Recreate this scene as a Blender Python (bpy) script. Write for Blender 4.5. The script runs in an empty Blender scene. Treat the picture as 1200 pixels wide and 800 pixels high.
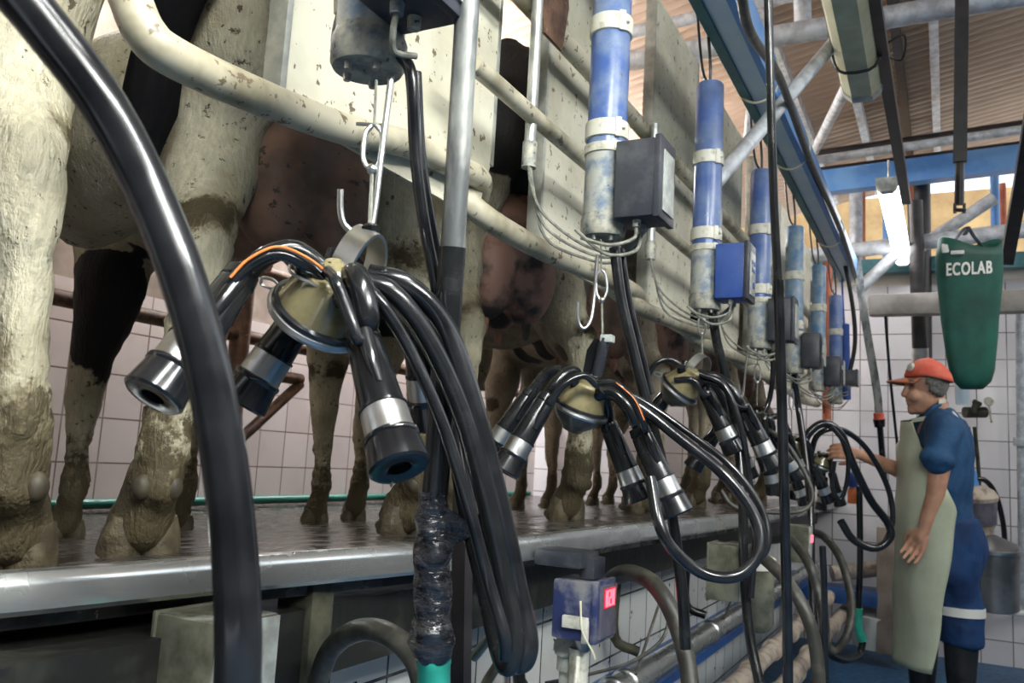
import bpy, bmesh, math, random
import numpy as np
from mathutils import Vector, Matrix, noise as mnoise
random.seed(7)
SC = bpy.context.scene
COL = SC.collection
R_ = math.radians
V = Vector
# ------------------------------------------------------------------ camera
CAM = V((0, 0, 1.15)); FPX = 1000.0
TH, PH, RO = R_(27.2), R_(7.8), R_(3.25)
FW = V((math.cos(PH)*math.cos(TH), math.cos(PH)*math.sin(TH), math.sin(PH)))
R0 = V((math.sin(TH), -math.cos(TH), 0)); U0 = R0.cross(FW)
RT = math.cos(RO)*R0 + math.sin(RO)*U0
UP = -math.sin(RO)*R0 + math.cos(RO)*U0
cam_d = bpy.data.cameras.new('camera'); cam = bpy.data.objects.new('camera', cam_d); COL.objects.link(cam)
cam_d.sensor_width = 36; cam_d.lens = 36*FPX/1200; cam_d.clip_start = 0.02; cam_d.clip_end = 200
cam.matrix_world = Matrix(((RT.x, UP.x, -FW.x, CAM.x), (RT.y, UP.y, -FW.y, CAM.y), (RT.z, UP.z, -FW.z, CAM.z), (0, 0, 0, 1)))
cam_d.dof.use_dof = True; cam_d.dof.focus_distance = 1.25; cam_d.dof.aperture_fstop = 11
SC.camera = cam
# ------------------------------------------------------------------ world, light, exposure
SC.view_settings.view_transform = 'Standard'; SC.view_settings.look = 'None'
SC.view_settings.gamma = 1; SC.view_settings.use_curve_mapping = False
SC.view_settings.exposure = 0.35
W = bpy.data.worlds.new('overcast_sky'); SC.world = W; W.use_nodes = True
bg = W.node_tree.nodes['Background']; bg.inputs[0].default_value = (0.86, 0.93, 1.0, 1); bg.inputs[1].default_value = 1.5
sun_d = bpy.data.lights.new('sun', 'SUN'); sun_d.energy = 1.2; sun_d.angle = R_(25); sun_d.color = (1, .96, .88)
sun = bpy.data.objects.new('sun', sun_d); COL.objects.link(sun)
sun.rotation_euler = V((0.30, 0.75, -0.50)).to_track_quat('-Z', 'Y').to_euler()

def P(x, y, D):      # point on the sight line of a photo pixel at camera depth D
    return CAM + (FW + RT*((x-600)/FPX) - UP*((y-400)/FPX))*D
def PY(x, y, Y):
    d = FW + RT*((x-600)/FPX) - UP*((y-400)/FPX); return CAM + d*((Y-CAM.y)/d.y)
def PZ(x, y, Z):
    d = FW + RT*((x-600)/FPX) - UP*((y-400)/FPX); return CAM + d*((Z-CAM.z)/d.z)
def PX(x, y, X):
    d = FW + RT*((x-600)/FPX) - UP*((y-400)/FPX); return CAM + d*((X-CAM.x)/d.x)

# ------------------------------------------------------------------ materials
def new_mat(name):
    m = bpy.data.materials.new(name); m.use_nodes = True
    return m, m.node_tree, m.node_tree.nodes['Principled BSDF']
def rgba(c): return (c[0], c[1], c[2], 1)
def nd(nt, t, **k):
    n = nt.nodes.new(t)
    for a, b in k.items(): setattr(n, a, b)
    return n
def ramp(nt, src, p0, p1, c0=(0, 0, 0), c1=(1, 1, 1)):
    r = nd(nt, 'ShaderNodeValToRGB'); r.color_ramp.elements[0].position = p0; r.color_ramp.elements[1].position = p1
    r.color_ramp.elements[0].color = rgba(c0); r.color_ramp.elements[1].color = rgba(c1)
    nt.links.new(src, r.inputs[0]); return r.outputs[0]
def coords(nt, scale=(1, 1, 1), kind='Object'):
    tc = nd(nt, 'ShaderNodeTexCoord'); mp = nd(nt, 'ShaderNodeMapping'); mp.inputs['Scale'].default_value = scale
    nt.links.new(tc.outputs[kind], mp.inputs[0]); return mp.outputs[0]
def noise(nt, vec, s, det=4, rough=.6, dist=0):
    n = nd(nt, 'ShaderNodeTexNoise'); n.inputs['Scale'].default_value = s; n.inputs['Detail'].default_value = det
    n.inputs['Roughness'].default_value = rough; n.inputs['Distortion'].default_value = dist
    nt.links.new(vec, n.inputs['Vector']); return n.outputs['Fac']
def mixc(nt, fac, a, b, mode='MIX'):
    m = nd(nt, 'ShaderNodeMix'); m.data_type = 'RGBA'; m.blend_type = mode
    for i, s in ((0, fac), (6, a), (7, b)):
        if hasattr(s, 'links'): nt.links.new(s, m.inputs[i])
        elif i == 0: m.inputs[0].default_value = s
        else: m.inputs[i].default_value = rgba(s)
    return m.outputs[2]
def bump(nt, bs, h, strength=.3, dist=.01):
    b = nd(nt, 'ShaderNodeBump'); b.inputs['Strength'].default_value = strength; b.inputs['Distance'].default_value = dist
    nt.links.new(h, b.inputs['Height']); nt.links.new(b.outputs[0], bs.inputs['Normal'])

def mk(name, col, col2=None, rough=.5, metal=0, s=30, lo=.4, hi=.6, bs=.2, bd=.003, speck=None, sp_s=60, sp_t=.66, r2=None, stretch=(1, 1, 1), spec=.5, coat=0):
    """base colour with patches of col2 (noise), optional dark specks, bump."""
    m, nt, b = new_mat(name)
    b.inputs['Metallic'].default_value = metal; b.inputs['Roughness'].default_value = rough
    b.inputs['Specular IOR Level'].default_value = spec
    if coat: b.inputs['Coat Weight'].default_value = coat; b.inputs['Coat Roughness'].default_value = .1
    v = coords(nt, stretch); n = noise(nt, v, s)
    c = None
    if col2 is not None: c = mixc(nt, ramp(nt, n, lo, hi), col, col2)
    if speck is not None:
        n2 = noise(nt, v, sp_s, 3, .7)
        c = mixc(nt, ramp(nt, n2, sp_t, sp_t+.04), c if c is not None else col, speck)
    if c is not None: nt.links.new(c, b.inputs['Base Color'])
    else: b.inputs['Base Color'].default_value = rgba(col)
    if r2 is not None:
        mr = nd(nt, 'ShaderNodeMapRange'); mr.inputs['From Min'].default_value = lo; mr.inputs['From Max'].default_value = hi
        mr.inputs['To Min'].default_value = rough; mr.inputs['To Max'].default_value = r2
        nt.links.new(n, mr.inputs['Value']); nt.links.new(mr.outputs[0], b.inputs['Roughness'])
    if bs: bump(nt, b, n, bs, bd)
    return m

M = {}
M['rubber'] = mk('black_rubber', (.006, .0065, .008), (.014, .015, .017), .13, s=12, r2=.24, bs=.08, bd=.002, spec=.6)
M['rubber_worn'] = mk('worn_black_rubber', (.009, .010, .011), (.022, .023, .024), .20, s=14, lo=.5, hi=.8, r2=.36, bs=.3, bd=.002)
M['hose_grey'] = mk('dusty_grey_hose', (.035, .034, .028), (.11, .105, .085), .45, s=25, lo=.45, hi=.75, bs=.3, bd=.003, speck=(.3, .3, .28), sp_s=140, sp_t=.72)
M['shell'] = mk('black_plastic_shell', (.006, .007, .008), (.012, .013, .014), .17, s=14, r2=.28, bs=.1)
M['steel'] = mk('brushed_steel', (.62, .63, .62), (.48, .49, .48), .28, 1, s=20, r2=.42, bs=.06)
M['stainless'] = mk('wet_stainless_kerb', (.72, .74, .73), (.50, .52, .51), .16, .9, s=5, lo=.35, hi=.65, r2=.38, bs=.2, bd=.003)
M['galv'] = mk('galvanised_pipe', (.62, .65, .68), (.40, .42, .44), .36, .25, s=16, bs=.15, r2=.6)
M['galv_dirty'] = mk('worn_galvanised_pole', (.42, .43, .40), (.16, .17, .17), .38, .6, s=22, lo=.42, hi=.6, bs=.25, stretch=(1, 1, .35))
M['rail'] = mk('cream_painted_rail', (.50, .46, .34), (.22, .19, .12), .42, s=8, lo=.42, hi=.68, bs=.3, bd=.003, speck=(.13, .10, .06), sp_s=40, sp_t=.60)
M['panel'] = mk('cream_splash_panel', (.60, .58, .46), (.36, .33, .23), .42, s=4, lo=.42, hi=.72, bs=.1, speck=(.12, .09, .05), sp_s=38, sp_t=.615)
M['panel_edge'] = mk('grey_panel_edge', (.32, .33, .30), (.5, .5, .43), .4, .5, s=14, bs=.1)
M['strap'] = mk('white_strap_band', (.58, .57, .49), (.30, .27, .19), .5, s=40, lo=.5, hi=.7, bs=.2)
M['blue'] = mk('blue_pvc_tube', (.045, .10, .30), (.20, .26, .36), .3, s=13, lo=.42, hi=.70, bs=.15, speck=(.12, .09, .05), sp_s=70, sp_t=.69)
M['blue_clean'] = mk('clean_blue_pvc_tube', (.05, .10, .29), (.18, .24, .37), .28, s=8, lo=.40, hi=.70, bs=.05, speck=(.3, .3, .28), sp_s=60, sp_t=.66)
M['blue_pale'] = mk('faded_blue_tube', (.07, .17, .32), (.27, .33, .35), .4, s=14, lo=.42, hi=.66, bs=.15, speck=(.3, .29, .2), sp_s=70, sp_t=.68)
M['blue_worn'] = mk('worn_grey_blue_tube', (.38, .39, .35), (.13, .18, .26), .5, s=26, lo=.46, hi=.64, bs=.3, speck=(.04, .08, .2), sp_s=45, sp_t=.66)
M['cap_dirty'] = mk('dirty_end_cap', (.40, .38, .30), (.15, .17, .18), .5, s=40, bs=.3, speck=(.05, .04, .02), sp_s=80, sp_t=.62)
M['box_black'] = mk('dark_grey_box', (.03, .034, .045), (.10, .105, .11), .38, s=14, lo=.5, hi=.8, bs=.1, speck=(.4, .37, .28), sp_s=110, sp_t=.72)
M['box_blue'] = mk('blue_plastic_box', (.02, .06, .27), (.04, .09, .3), .35, s=14, bs=.05)
M['box_navy'] = mk('muddy_navy_box', (.025, .035, .11), (.20, .20, .20), .42, s=14, lo=.45, hi=.62, bs=.25)
M['keypad'] = mk('grey_keypad_foil', (.42, .45, .42), (.25, .26, .24), .35, s=25, bs=.05)
M['clear_box'] = mk('grimy_clear_plastic', (.15, .15, .11), (.05, .05, .035), .18, s=16, lo=.4, hi=.7, bs=.15)
M['claw'] = mk('amber_claw_bowl', (.22, .19, .10), (.12, .10, .05), .14, s=18, bs=.1, coat=.5)
M['claw_low'] = mk('smoky_claw_cup', (.13, .13, .10), (.07, .07, .055), .3, s=18, bs=.05, coat=.4)
M['wire'] = mk('grey_cable', (.24, .24, .20), (.12, .12, .10), .5, s=60, bs=0)
M['black_wire'] = mk('black_cable', (.012, .012, .013), None, .4, bs=0)
M['orange'] = mk('orange_stripe', (.75, .20, .05), None, .4, bs=0)
M['tape'] = mk('wrinkled_black_tape', (.01, .01, .012), (.03, .03, .035), .14, s=22, r2=.3, bs=.9, bd=.01, stretch=(1, 1, 2.6), spec=.8)
M['green'] = mk('turquoise_plastic', (.03, .42, .30), (.05, .5, .38), .35, s=20, bs=.05)
M['hose_green'] = mk('green_hose', (.01, .14, .10), None, .4, bs=0)
M['deck'] = mk('wet_dark_deck', (.028, .026, .024), (.10, .088, .08), .10, s=14, lo=.4, hi=.75, bs=.5, bd=.008, r2=.55, speck=(.25, .22, .2), sp_s=90, sp_t=.68)
M['grime_shade'] = mk('grime_and_shade_concrete', (.010, .010, .008), (.07, .07, .055), .5, s=7, lo=.52, hi=.85, bs=.6, bd=.01, speck=(.01, .01, .01), sp_s=20, sp_t=.6)
M['moss'] = mk('mossy_concrete', (.07, .068, .04), (.02, .02, .012), .7, s=14, lo=.4, hi=.62, bs=.5, bd=.008)
M['rust'] = mk('rusty_brown_rail', (.16, .085, .05), (.06, .03, .02), .65, s=18, bs=.3, speck=(.3, .2, .14), sp_s=60, sp_t=.66)
M['dark_pipe'] = mk('dark_hanging_pipe', (.009, .008, .008), (.025, .02, .02), .4, s=15, bs=.1)
M['bluebeam'] = mk('blue_steel_beam', (.50, .64, .74), (.66, .74, .76), .42, s=4, lo=.4, hi=.7, bs=.05)
M['teal_and_shade'] = mk('teal_steel_and_shade', (.03, .13, .15), (.08, .2, .22), .4, s=6, bs=.05)
M['bluebeam2'] = mk('bright_blue_beam', (.09, .25, .60), (.15, .33, .62), .45, s=4, bs=.05)
M['cream_tube'] = mk('cream_vinyl', (.58, .56, .42), None, .4, bs=0)
M['lampcover'] = mk('yellowed_lamp_cover', (.50, .50, .33), (.42, .40, .24), .3, s=12, bs=.05)
M['clay'] = mk('stained_plastic_pipe', (.50, .42, .34), (.24, .19, .15), .5, s=18, lo=.45, hi=.65, bs=.2)
M['ledge'] = mk('blue_painted_ledge', (.015, .08, .28), (.02, .06, .18), .4, s=9, bs=.1)
M['floor'] = mk('blue_pit_floor', (.03, .12, .25), (.015, .06, .13), .5, s=26, bs=.5, bd=.006)
M['stone'] = mk('brown_rendered_wall', (.62, .42, .20), (.34, .20, .09), .9, s=2.2, lo=.35, hi=.7, bs=.9, bd=.06)
M['plaster'] = mk('pale_plaster', (.72, .66, .60), (.6, .54, .48), .7, s=3, bs=.1)
M['greyplaster'] = mk('stained_grey_render', (.36, .29, .24), (.22, .17, .14), .7, s=4, bs=.2)
M['darkwall'] = mk('dark_unseen_render', (.07, .065, .06), (.04, .035, .03), .7, s=4, bs=.2)  # for the unseen walls, darkened so glossy rubber reflects black
M['grey_band'] = mk('grey_box_rail', (.30, .28, .25), (.2, .18, .16), .5, .3, s=6, bs=.1)
M['orangepost'] = mk('red_oxide_post', (.50, .16, .08), (.4, .1, .05), .6, s=8, bs=.1)
M['bag'] = mk('green_laundry_bag', (.012, .11, .075), (.006, .05, .035), .6, s=5, lo=.35, hi=.7, bs=.3, bd=.01)
M['white'] = mk('white_print', (.85, .85, .78), None, .5, bs=0)
M['milkcan'] = mk('milk_can_metal', (.36, .36, .36), (.2, .2, .2), .38, .8, s=5, bs=.1)
M['skin'] = mk('skin', (.50, .27, .17), (.40, .20, .13), .5, s=14, bs=.08)
M['hair'] = mk('grey_hair', (.20, .19, .17), (.08, .075, .07), .6, s=90, bs=.4)
M['cap'] = mk('faded_red_cap', (.62, .085, .05), (.68, .15, .09), .7, s=10, bs=.1)
M['cap_peak'] = mk('worn_orange_peak', (.48, .14, .06), (.25, .10, .05), .7, s=18, bs=.1)
M['shirt'] = mk('navy_work_shirt', (.012, .075, .18), (.006, .04, .11), .75, s=7, lo=.35, hi=.65, bs=.7, bd=.02)
M['trousers'] = mk('navy_work_trousers', (.01, .055, .17), (.005, .025, .09), .75, s=6, lo=.35, hi=.65, bs=.7, bd=.02)
M['apron'] = mk('pale_green_apron', (.52, .56, .42), (.38, .40, .27), .4, s=5, lo=.4, hi=.8, bs=.35, bd=.012)
M['boot'] = mk('black_rubber_boot', (.012, .012, .012), (.03, .03, .03), .35, s=10, bs=.1)
M['eye'] = mk('dark_eye', (.02, .015, .01), None, .2, bs=0)
M['hoof'] = mk('muddy_hoof', (.045, .034, .018), (.11, .09, .05), .6, s=30, lo=.4, hi=.65, bs=.9, bd=.01)
M['udder'] = mk('brown_pink_udder', (.30, .17, .115), (.11, .07, .05), .6, s=5, lo=.42, hi=.62, bs=.35, bd=.006, speck=(.06, .045, .035), sp_s=26, sp_t=.62)
M['udder_pink'] = mk('pink_dark_udder', (.36, .20, .15), (.035, .03, .028), .55, s=6, lo=.46, hi=.58, bs=.35, bd=.006)
M['teat'] = mk('pink_teat', (.46, .22, .14), (.30, .14, .09), .5, s=30, bs=.2)
M['teat_dark'] = mk('dark_dipped_teat', (.03, .03, .032), (.08, .06, .05), .35, s=30, bs=.2)
M['tailblack'] = mk('black_tail_hair', (.004, .004, .005), (.009, .008, .008), .95, spec=.1, s=40, bs=.6, stretch=(1, 1, .1))
def emis(name, col, st):
    m, nt, b = new_mat(name); b.inputs['Base Color'].default_value = rgba(col)
    b.inputs['Emission Color'].default_value = rgba(col); b.inputs['Emission Strength'].default_value = st; return m
M['lamp_lit'] = emis('lit_lamp_cover', (.97, 1, .97), 105.0)
M['lamp_far'] = emis('lit_lamp_cover_far', (.97, .98, 1), 10.0)
M['lamp_wall'] = emis('added_wall_lamp_cover', (1, .96, .92), 42.0)
M['lamp_wall_far'] = emis('added_far_wall_lamp_cover', (.98, .98, 1), 110.0)
M['dewclaw'] = mk('dark_dewclaw', (.03, .024, .014), (.055, .045, .026), .6, s=30, bs=.5)
M['red_led'] = emis('red_led_display', (1, .10, .14), 2.2)
M['led_window'] = mk('dark_display_window', (.09, .08, .11), (.14, .13, .16), .12, s=9, bs=0)

def tile_mat(name, ax, c1, c2, mortar, size=.18, grime_shade=None, rough=.22, gz=None):
    m, nt, b = new_mat(name)
    tc = nd(nt, 'ShaderNodeTexCoord'); sx = nd(nt, 'ShaderNodeSeparateXYZ'); cx = nd(nt, 'ShaderNodeCombineXYZ')
    nt.links.new(tc.outputs['Object'], sx.inputs[0])
    nt.links.new(sx.outputs[ax], cx.inputs[0]); nt.links.new(sx.outputs[2], cx.inputs[1])
    br = nd(nt, 'ShaderNodeTexBrick'); br.offset = 0; br.squash = 1
    br.inputs['Scale'].default_value = 1; br.inputs['Brick Width'].default_value = size; br.inputs['Row Height'].default_value = size
    br.inputs['Mortar Size'].default_value = .0035; br.inputs['Mortar Smooth'].default_value = .1
    br.inputs['Color1'].default_value = rgba(c1); br.inputs['Color2'].default_value = rgba(c2); br.inputs['Mortar'].default_value = rgba(mortar)
    nt.links.new(cx.outputs[0], br.inputs['Vector'])
    n = noise(nt, tc.outputs['Object'], 3)
    c = mixc(nt, ramp(nt, n, .5, .85), br.outputs['Color'], tuple(.72*x for x in c2))
    if gz is not None:   # grime creeping down from the deck: the band's own ragged edge
        n2 = noise(nt, tc.outputs['Object'], 6, 6, .7)
        ad = nd(nt, 'ShaderNodeMath', operation='MULTIPLY_ADD'); ad.inputs[1].default_value = .55; nt.links.new(n2, ad.inputs[0]); nt.links.new(sx.outputs[2], ad.inputs[2])
        c = mixc(nt, ramp(nt, ad.outputs[0], gz, gz+.03), c, (.025, .024, .02))
        n3 = noise(nt, tc.outputs['Object'], 17, 3, .6)
        c = mixc(nt, ramp(nt, n3, .67, .69), c, (.02, .02, .02))
    nt.links.new(c, b.inputs['Base Color']); b.inputs['Roughness'].default_value = rough
    bump(nt, b, br.outputs['Fac'], -.3, .003)
    return m
M['tile_l'] = tile_mat('white_wall_tiles', 0, (.58, .50, .48), (.66, .59, .57), (.19, .14, .12))
M['tile_f'] = tile_mat('far_wall_tiles', 1, (.60, .58, .60), (.70, .68, .69), (.15, .13, .12))
M['tile_p'] = tile_mat('pit_wall_tiles', 0, (.56, .58, .56), (.66, .68, .66), (.04, .04, .035), gz=1.08)

def roof_mat():
    m, nt, b = new_mat('brown_corrugated_sheet')
    v = coords(nt); n = noise(nt, v, 2)
    nt.links.new(mixc(nt, ramp(nt, n, .3, .8), (.58, .43, .32), (.42, .30, .21)), b.inputs['Base Color'])
    b.inputs['Roughness'].default_value = .6; return m
M['roof'] = roof_mat()

# ------------------------------------------------------------------ mesh builder
def smooth_path(pts, k=6, closed=False):
    pts = [V(p) for p in pts]; n = len(pts)
    if n < 3: return pts
    out = []
    for i in range(n-1 if not closed else n):
        p0 = pts[(i-1) % n] if (closed or i > 0) else pts[0]*2-pts[1]
        p1 = pts[i]; p2 = pts[(i+1) % n]
        p3 = pts[(i+2) % n] if (closed or i+2 < n) else pts[-1]*2-pts[-2]
        for j in range(k):
            t = j/k
            out.append(.5*((2*p1)+(p2-p0)*t+(2*p0-5*p1+4*p2-p3)*t*t+(3*p1-p0-3*p2+p3)*t**3))
    if not closed: out.append(pts[-1].copy())
    return out
class MB:
    def __init__(s): s.v = []; s.f = []
    def add(s, vs, fs):
        o = len(s.v); s.v += [V(a) for a in vs]; s.f += [tuple(i+o for i in f) for f in fs]; return s
    def box(s, c, d, rot=None, bev=0):
        bm = bmesh.new(); bmesh.ops.create_cube(bm, size=1)
        for v in bm.verts: v.co = V((v.co.x*d[0], v.co.y*d[1], v.co.z*d[2]))
        if bev: bmesh.ops.bevel(bm, geom=bm.edges[:], offset=bev, segments=2, affect='EDGES', profile=.6)
        bm.verts.index_update()
        R = rot if rot is not None else Matrix.Identity(3)
        s.add([R @ v.co + V(c) for v in bm.verts], [[v.index for v in f.verts] for f in bm.faces]); bm.free(); return s
    def ring(s, c, t, n1, r, seg, ry=None):
        b = t.cross(n1).normalized(); ry = ry or r
        return [c + n1*(math.cos(2*math.pi*i/seg)*r) + b*(math.sin(2*math.pi*i/seg)*ry) for i in range(seg)]
    def tube(s, pts, r, seg=12, sm=6, cap=True, closed=False, ry=None):
        rs = r if isinstance(r, (list, tuple)) else None
        base = [V(p) for p in pts]
        path = smooth_path(base, sm, closed) if sm and len(base) > 2 else base
        n = len(path); o = len(s.v)
        def rad(i):
            if rs is None: return r
            u = i/(n-1)*(len(rs)-1); a = min(int(u), len(rs)-2); return rs[a]+(rs[a+1]-rs[a])*(u-a)
        t0 = (path[1]-path[0]).normalized(); n1 = t0.orthogonal().normalized()
        vs = []
        for i in range(n):
            if closed: t = (path[(i+1) % n]-path[i-1])
            else: t = path[min(i+1, n-1)]-path[max(i-1, 0)]
            t = t.normalized() if t.length > 1e-9 else t0
            n1 = (n1 - t*n1.dot(t)); n1 = n1.normalized() if n1.length > 1e-6 else t.orthogonal().normalized()
            rr = rad(i); vs += s.ring(path[i], t, n1, rr, seg, ry*rr/(r if rs is None else rs[0]) if ry else None)
        fs = []
        m = n if closed else n-1
        for i in range(m):
            for j in range(seg):
                a = i*seg+j; b = i*seg+(j+1) % seg; c = ((i+1) % n)*seg+(j+1) % seg; d = ((i+1) % n)*seg+j
                fs.append((a, b, c, d))
        if cap and not closed:
            fs.append(tuple(reversed(range(seg)))); fs.append(tuple(range((n-1)*seg, n*seg)))
        return s.add(vs, fs)
    def lathe(s, p, q, prof, seg=24):
        """prof: (t along p->q in metres or fraction, radius)"""
        p = V(p); q = V(q); ax = (q-p); L = ax.length; t = ax.normalized(); n1 = t.orthogonal().normalized()
        vs = []; 
        for u, r in prof: vs += s.ring(p+ax*u, t, n1, max(r, 1e-4), seg)
        fs = []; n = len(prof)
        for i in range(n-1):
            for j in range(seg): fs.append((i*seg+j, i*seg+(j+1) % seg, (i+1)*seg+(j+1) % seg, (i+1)*seg+j))
        fs.append(tuple(reversed(range(seg)))); fs.append(tuple(range((n-1)*seg, n*seg)))
        return s.add(vs, fs)
    def ball(s, c, r, rot=None, seg=16, rg=10):
        r = (r, r, r) if not isinstance(r, (tuple, list)) else r
        R = rot if rot is not None else Matrix.Identity(3); vs = []
        vs.append(R @ V((0, 0, -r[2])) + V(c))
        for i in range(1, rg):
            a = -math.pi/2+math.pi*i/rg
            for j in range(seg):
                b = 2*math.pi*j/seg
                vs.append(R @ V((math.cos(a)*math.cos(b)*r[0], math.cos(a)*math.sin(b)*r[1], math.sin(a)*r[2])) + V(c))
        vs.append(R @ V((0, 0, r[2])) + V(c)); fs = []
        for j in range(seg): fs.append((0, 1+(j+1) % seg, 1+j))
        for i in range(rg-2):
            for j in range(seg): a = 1+i*seg; fs.append((a+j, a+(j+1) % seg, a+seg+(j+1) % seg, a+seg+j))
        top = len(vs)-1; a = 1+(rg-2)*seg
        for j in range(seg): fs.append((top, a+j, a+(j+1) % seg))
        return s.add(vs, fs)
    def limb(s, pts, rs, seg=14):
        """tapered limb with round joints (for a voxel union)"""
        pts = [V(p) for p in pts]
        for i in range(len(pts)-1): s.tube([pts[i], pts[i+1]], [rs[i], rs[i+1]], seg, 0)
        for p, r in zip(pts, rs): s.ball(p, r, seg=seg, rg=8)
        return s
    def loft(s, secs, seg=28, k=5):
        """closed body of stacked ellipses: (centre, half width x, half depth y)"""
        cs = smooth_path([q[0] for q in secs], k); n = len(cs); vs = []
        ws = smooth_path([V((q[1], q[2], 0)) for q in secs], k)
        for c, w in zip(cs, ws):
            for j in range(seg):
                b = 2*math.pi*j/seg; vs.append(c+V((math.cos(b)*w.x, math.sin(b)*w.y, 0)))
        fs = [(i*seg+j, i*seg+(j+1) % seg, (i+1)*seg+(j+1) % seg, (i+1)*seg+j) for i in range(n-1) for j in range(seg)]
        fs += [tuple(reversed(range(seg))), tuple(range((n-1)*seg, n*seg))]
        return s.add(vs, fs)
    def strip(s, pts, wdir, w, th, sm=6):
        """bent flat bar"""
        path = smooth_path(pts, sm) if len(pts) > 2 else [V(p) for p in pts]; wd = V(wdir).normalized(); vs = []; n = len(path)
        for i in range(n):
            t = (path[min(i+1, n-1)]-path[max(i-1, 0)]).normalized(); nn = t.cross(wd).normalized()
            for a, b in ((-1, -1), (1, -1), (1, 1), (-1, 1)): vs.append(path[i]+wd*(a*w/2)+nn*(b*th/2))
        fs = [(0, 1, 2, 3), tuple(4*(n-1)+i for i in (3, 2, 1, 0))]
        for i in range(n-1):
            for j in range(4): fs.append((4*i+j, 4*(i+1)+j, 4*(i+1)+(j+1) % 4, 4*i+(j+1) % 4))
        return s.add(vs, fs)
    def prism(s, poly, ext):
        poly = [V(p) for p in poly]; e = V(ext); n = len(poly)
        fs = [tuple(reversed(range(n))), tuple(range(n, 2*n))]+[(i, (i+1) % n, n+(i+1) % n, n+i) for i in range(n)]
        return s.add(poly+[p+e for p in poly], fs)
    def grid(s, fn, nu, nv, th=0):
        vs = [fn(i/(nu-1), j/(nv-1)) for i in range(nu) for j in range(nv)]
        fs = [(i*nv+j, (i+1)*nv+j, (i+1)*nv+j+1, i*nv+j+1) for i in range(nu-1) for j in range(nv-1)]
        return s.add(vs, fs)
def wloc(o):
    l = V(o.location)
    while o.parent: o = o.parent; l += V(o.location)
    return l
def link(name, me, mat, parent, loc=None):
    o = bpy.data.objects.new(name, me); COL.objects.link(o)
    if mat is not None: me.materials.append(M[mat] if isinstance(mat, str) else mat)
    if parent: o.parent = parent
    elif loc is not None: o.location = loc
    return o
def obj(name, mb, mat, parent=None, smooth=True, origin=None, solid=0, ang=40):
    if parent is not None: org = wloc(parent)
    elif origin is not None: org = V(origin)
    else:
        xs = [v.x for v in mb.v]; ys = [v.y for v in mb.v]; zs = [v.z for v in mb.v]
        org = V(((min(xs)+max(xs))/2, (min(ys)+max(ys))/2, min(zs)))
    me = bpy.data.meshes.new(name); me.from_pydata([tuple(v-org) for v in mb.v], [], mb.f)
    bm = bmesh.new(); bm.from_mesh(me); bmesh.ops.recalc_face_normals(bm, faces=bm.faces[:]); bm.to_mesh(me); bm.free()
    if smooth:
        me.polygons.foreach_set('use_smooth', [True]*len(me.polygons)); me.set_sharp_from_angle(angle=R_(ang))
    o = link(name, me, mat, parent, org)
    if solid:
        md = o.modifiers.new('solid', 'SOLIDIFY'); md.thickness = solid; md.offset = 0
    return o
def union(name, mb, voxel, mat, parent=None, smooth_it=6, origin=None):
    """voxel-union of overlapping shapes into one continuous surface"""
    org = wloc(parent) if parent is not None else V(origin)
    me = bpy.data.meshes.new('tmp'); me.from_pydata([tuple(v-org) for v in mb.v], [], mb.f)
    bm = bmesh.new(); bm.from_mesh(me); bmesh.ops.recalc_face_normals(bm, faces=bm.faces[:]); bm.to_mesh(me); bm.free()
    t = bpy.data.objects.new('tmp', me); COL.objects.link(t)
    r = t.modifiers.new('r', 'REMESH'); r.mode = 'VOXEL'; r.voxel_size = voxel; r.use_smooth_shade = True
    s = t.modifiers.new('s', 'SMOOTH'); s.factor = .5; s.iterations = smooth_it
    dg = bpy.context.evaluated_depsgraph_get(); nm = bpy.data.meshes.new_from_object(t.evaluated_get(dg)); nm.name = name
    nm.materials.clear()
    bpy.data.objects.remove(t); nm.polygons.foreach_set('use_smooth', [True]*len(nm.polygons))
    return link(name, nm, mat, parent, org)
def thing(name, label, cat, loc, group=None):
    o = bpy.data.objects.new(name, None); COL.objects.link(o); o.location = V(loc); o.empty_display_size = .05
    o['label'] = label; o['category'] = cat
    if group: o['group'] = group
    return o
def tag(o, label, cat, group=None, kind=None):
    o['label'] = label; o['category'] = cat
    if group: o['group'] = group
    if kind: o['kind'] = kind
    return o
def struct(name, mb, mat, smooth=False, origin=(0, 0, 0)):
    o = obj(name, mb, mat, None, smooth, origin); o['kind'] = 'structure'; return o
def dup(root, shift, label, group=None):
    r = root.copy(); COL.objects.link(r); r.location = V(root.location)+V(shift); r['label'] = label
    if group: r['group'] = group
    for ch in [c for c in root.children]:
        c = ch.copy(); COL.objects.link(c); c.parent = r
        for g in [g for g in ch.children]:
            d = g.copy(); COL.objects.link(d); d.parent = c
    return r
ORD = ['nearest', 'second', 'third', 'fourth', 'fifth', 'sixth', 'farthest']

# ================================================================== THE SETTING
FLZ = 0.03
def floor_z(y): return .985 if y < .95 else (.985-.10*(y-.95) if y < 2.2 else .86)
struct('floor', MB().box((2.5, -1.5, FLZ-.05), (9, 5, .1)), 'floor')
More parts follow.
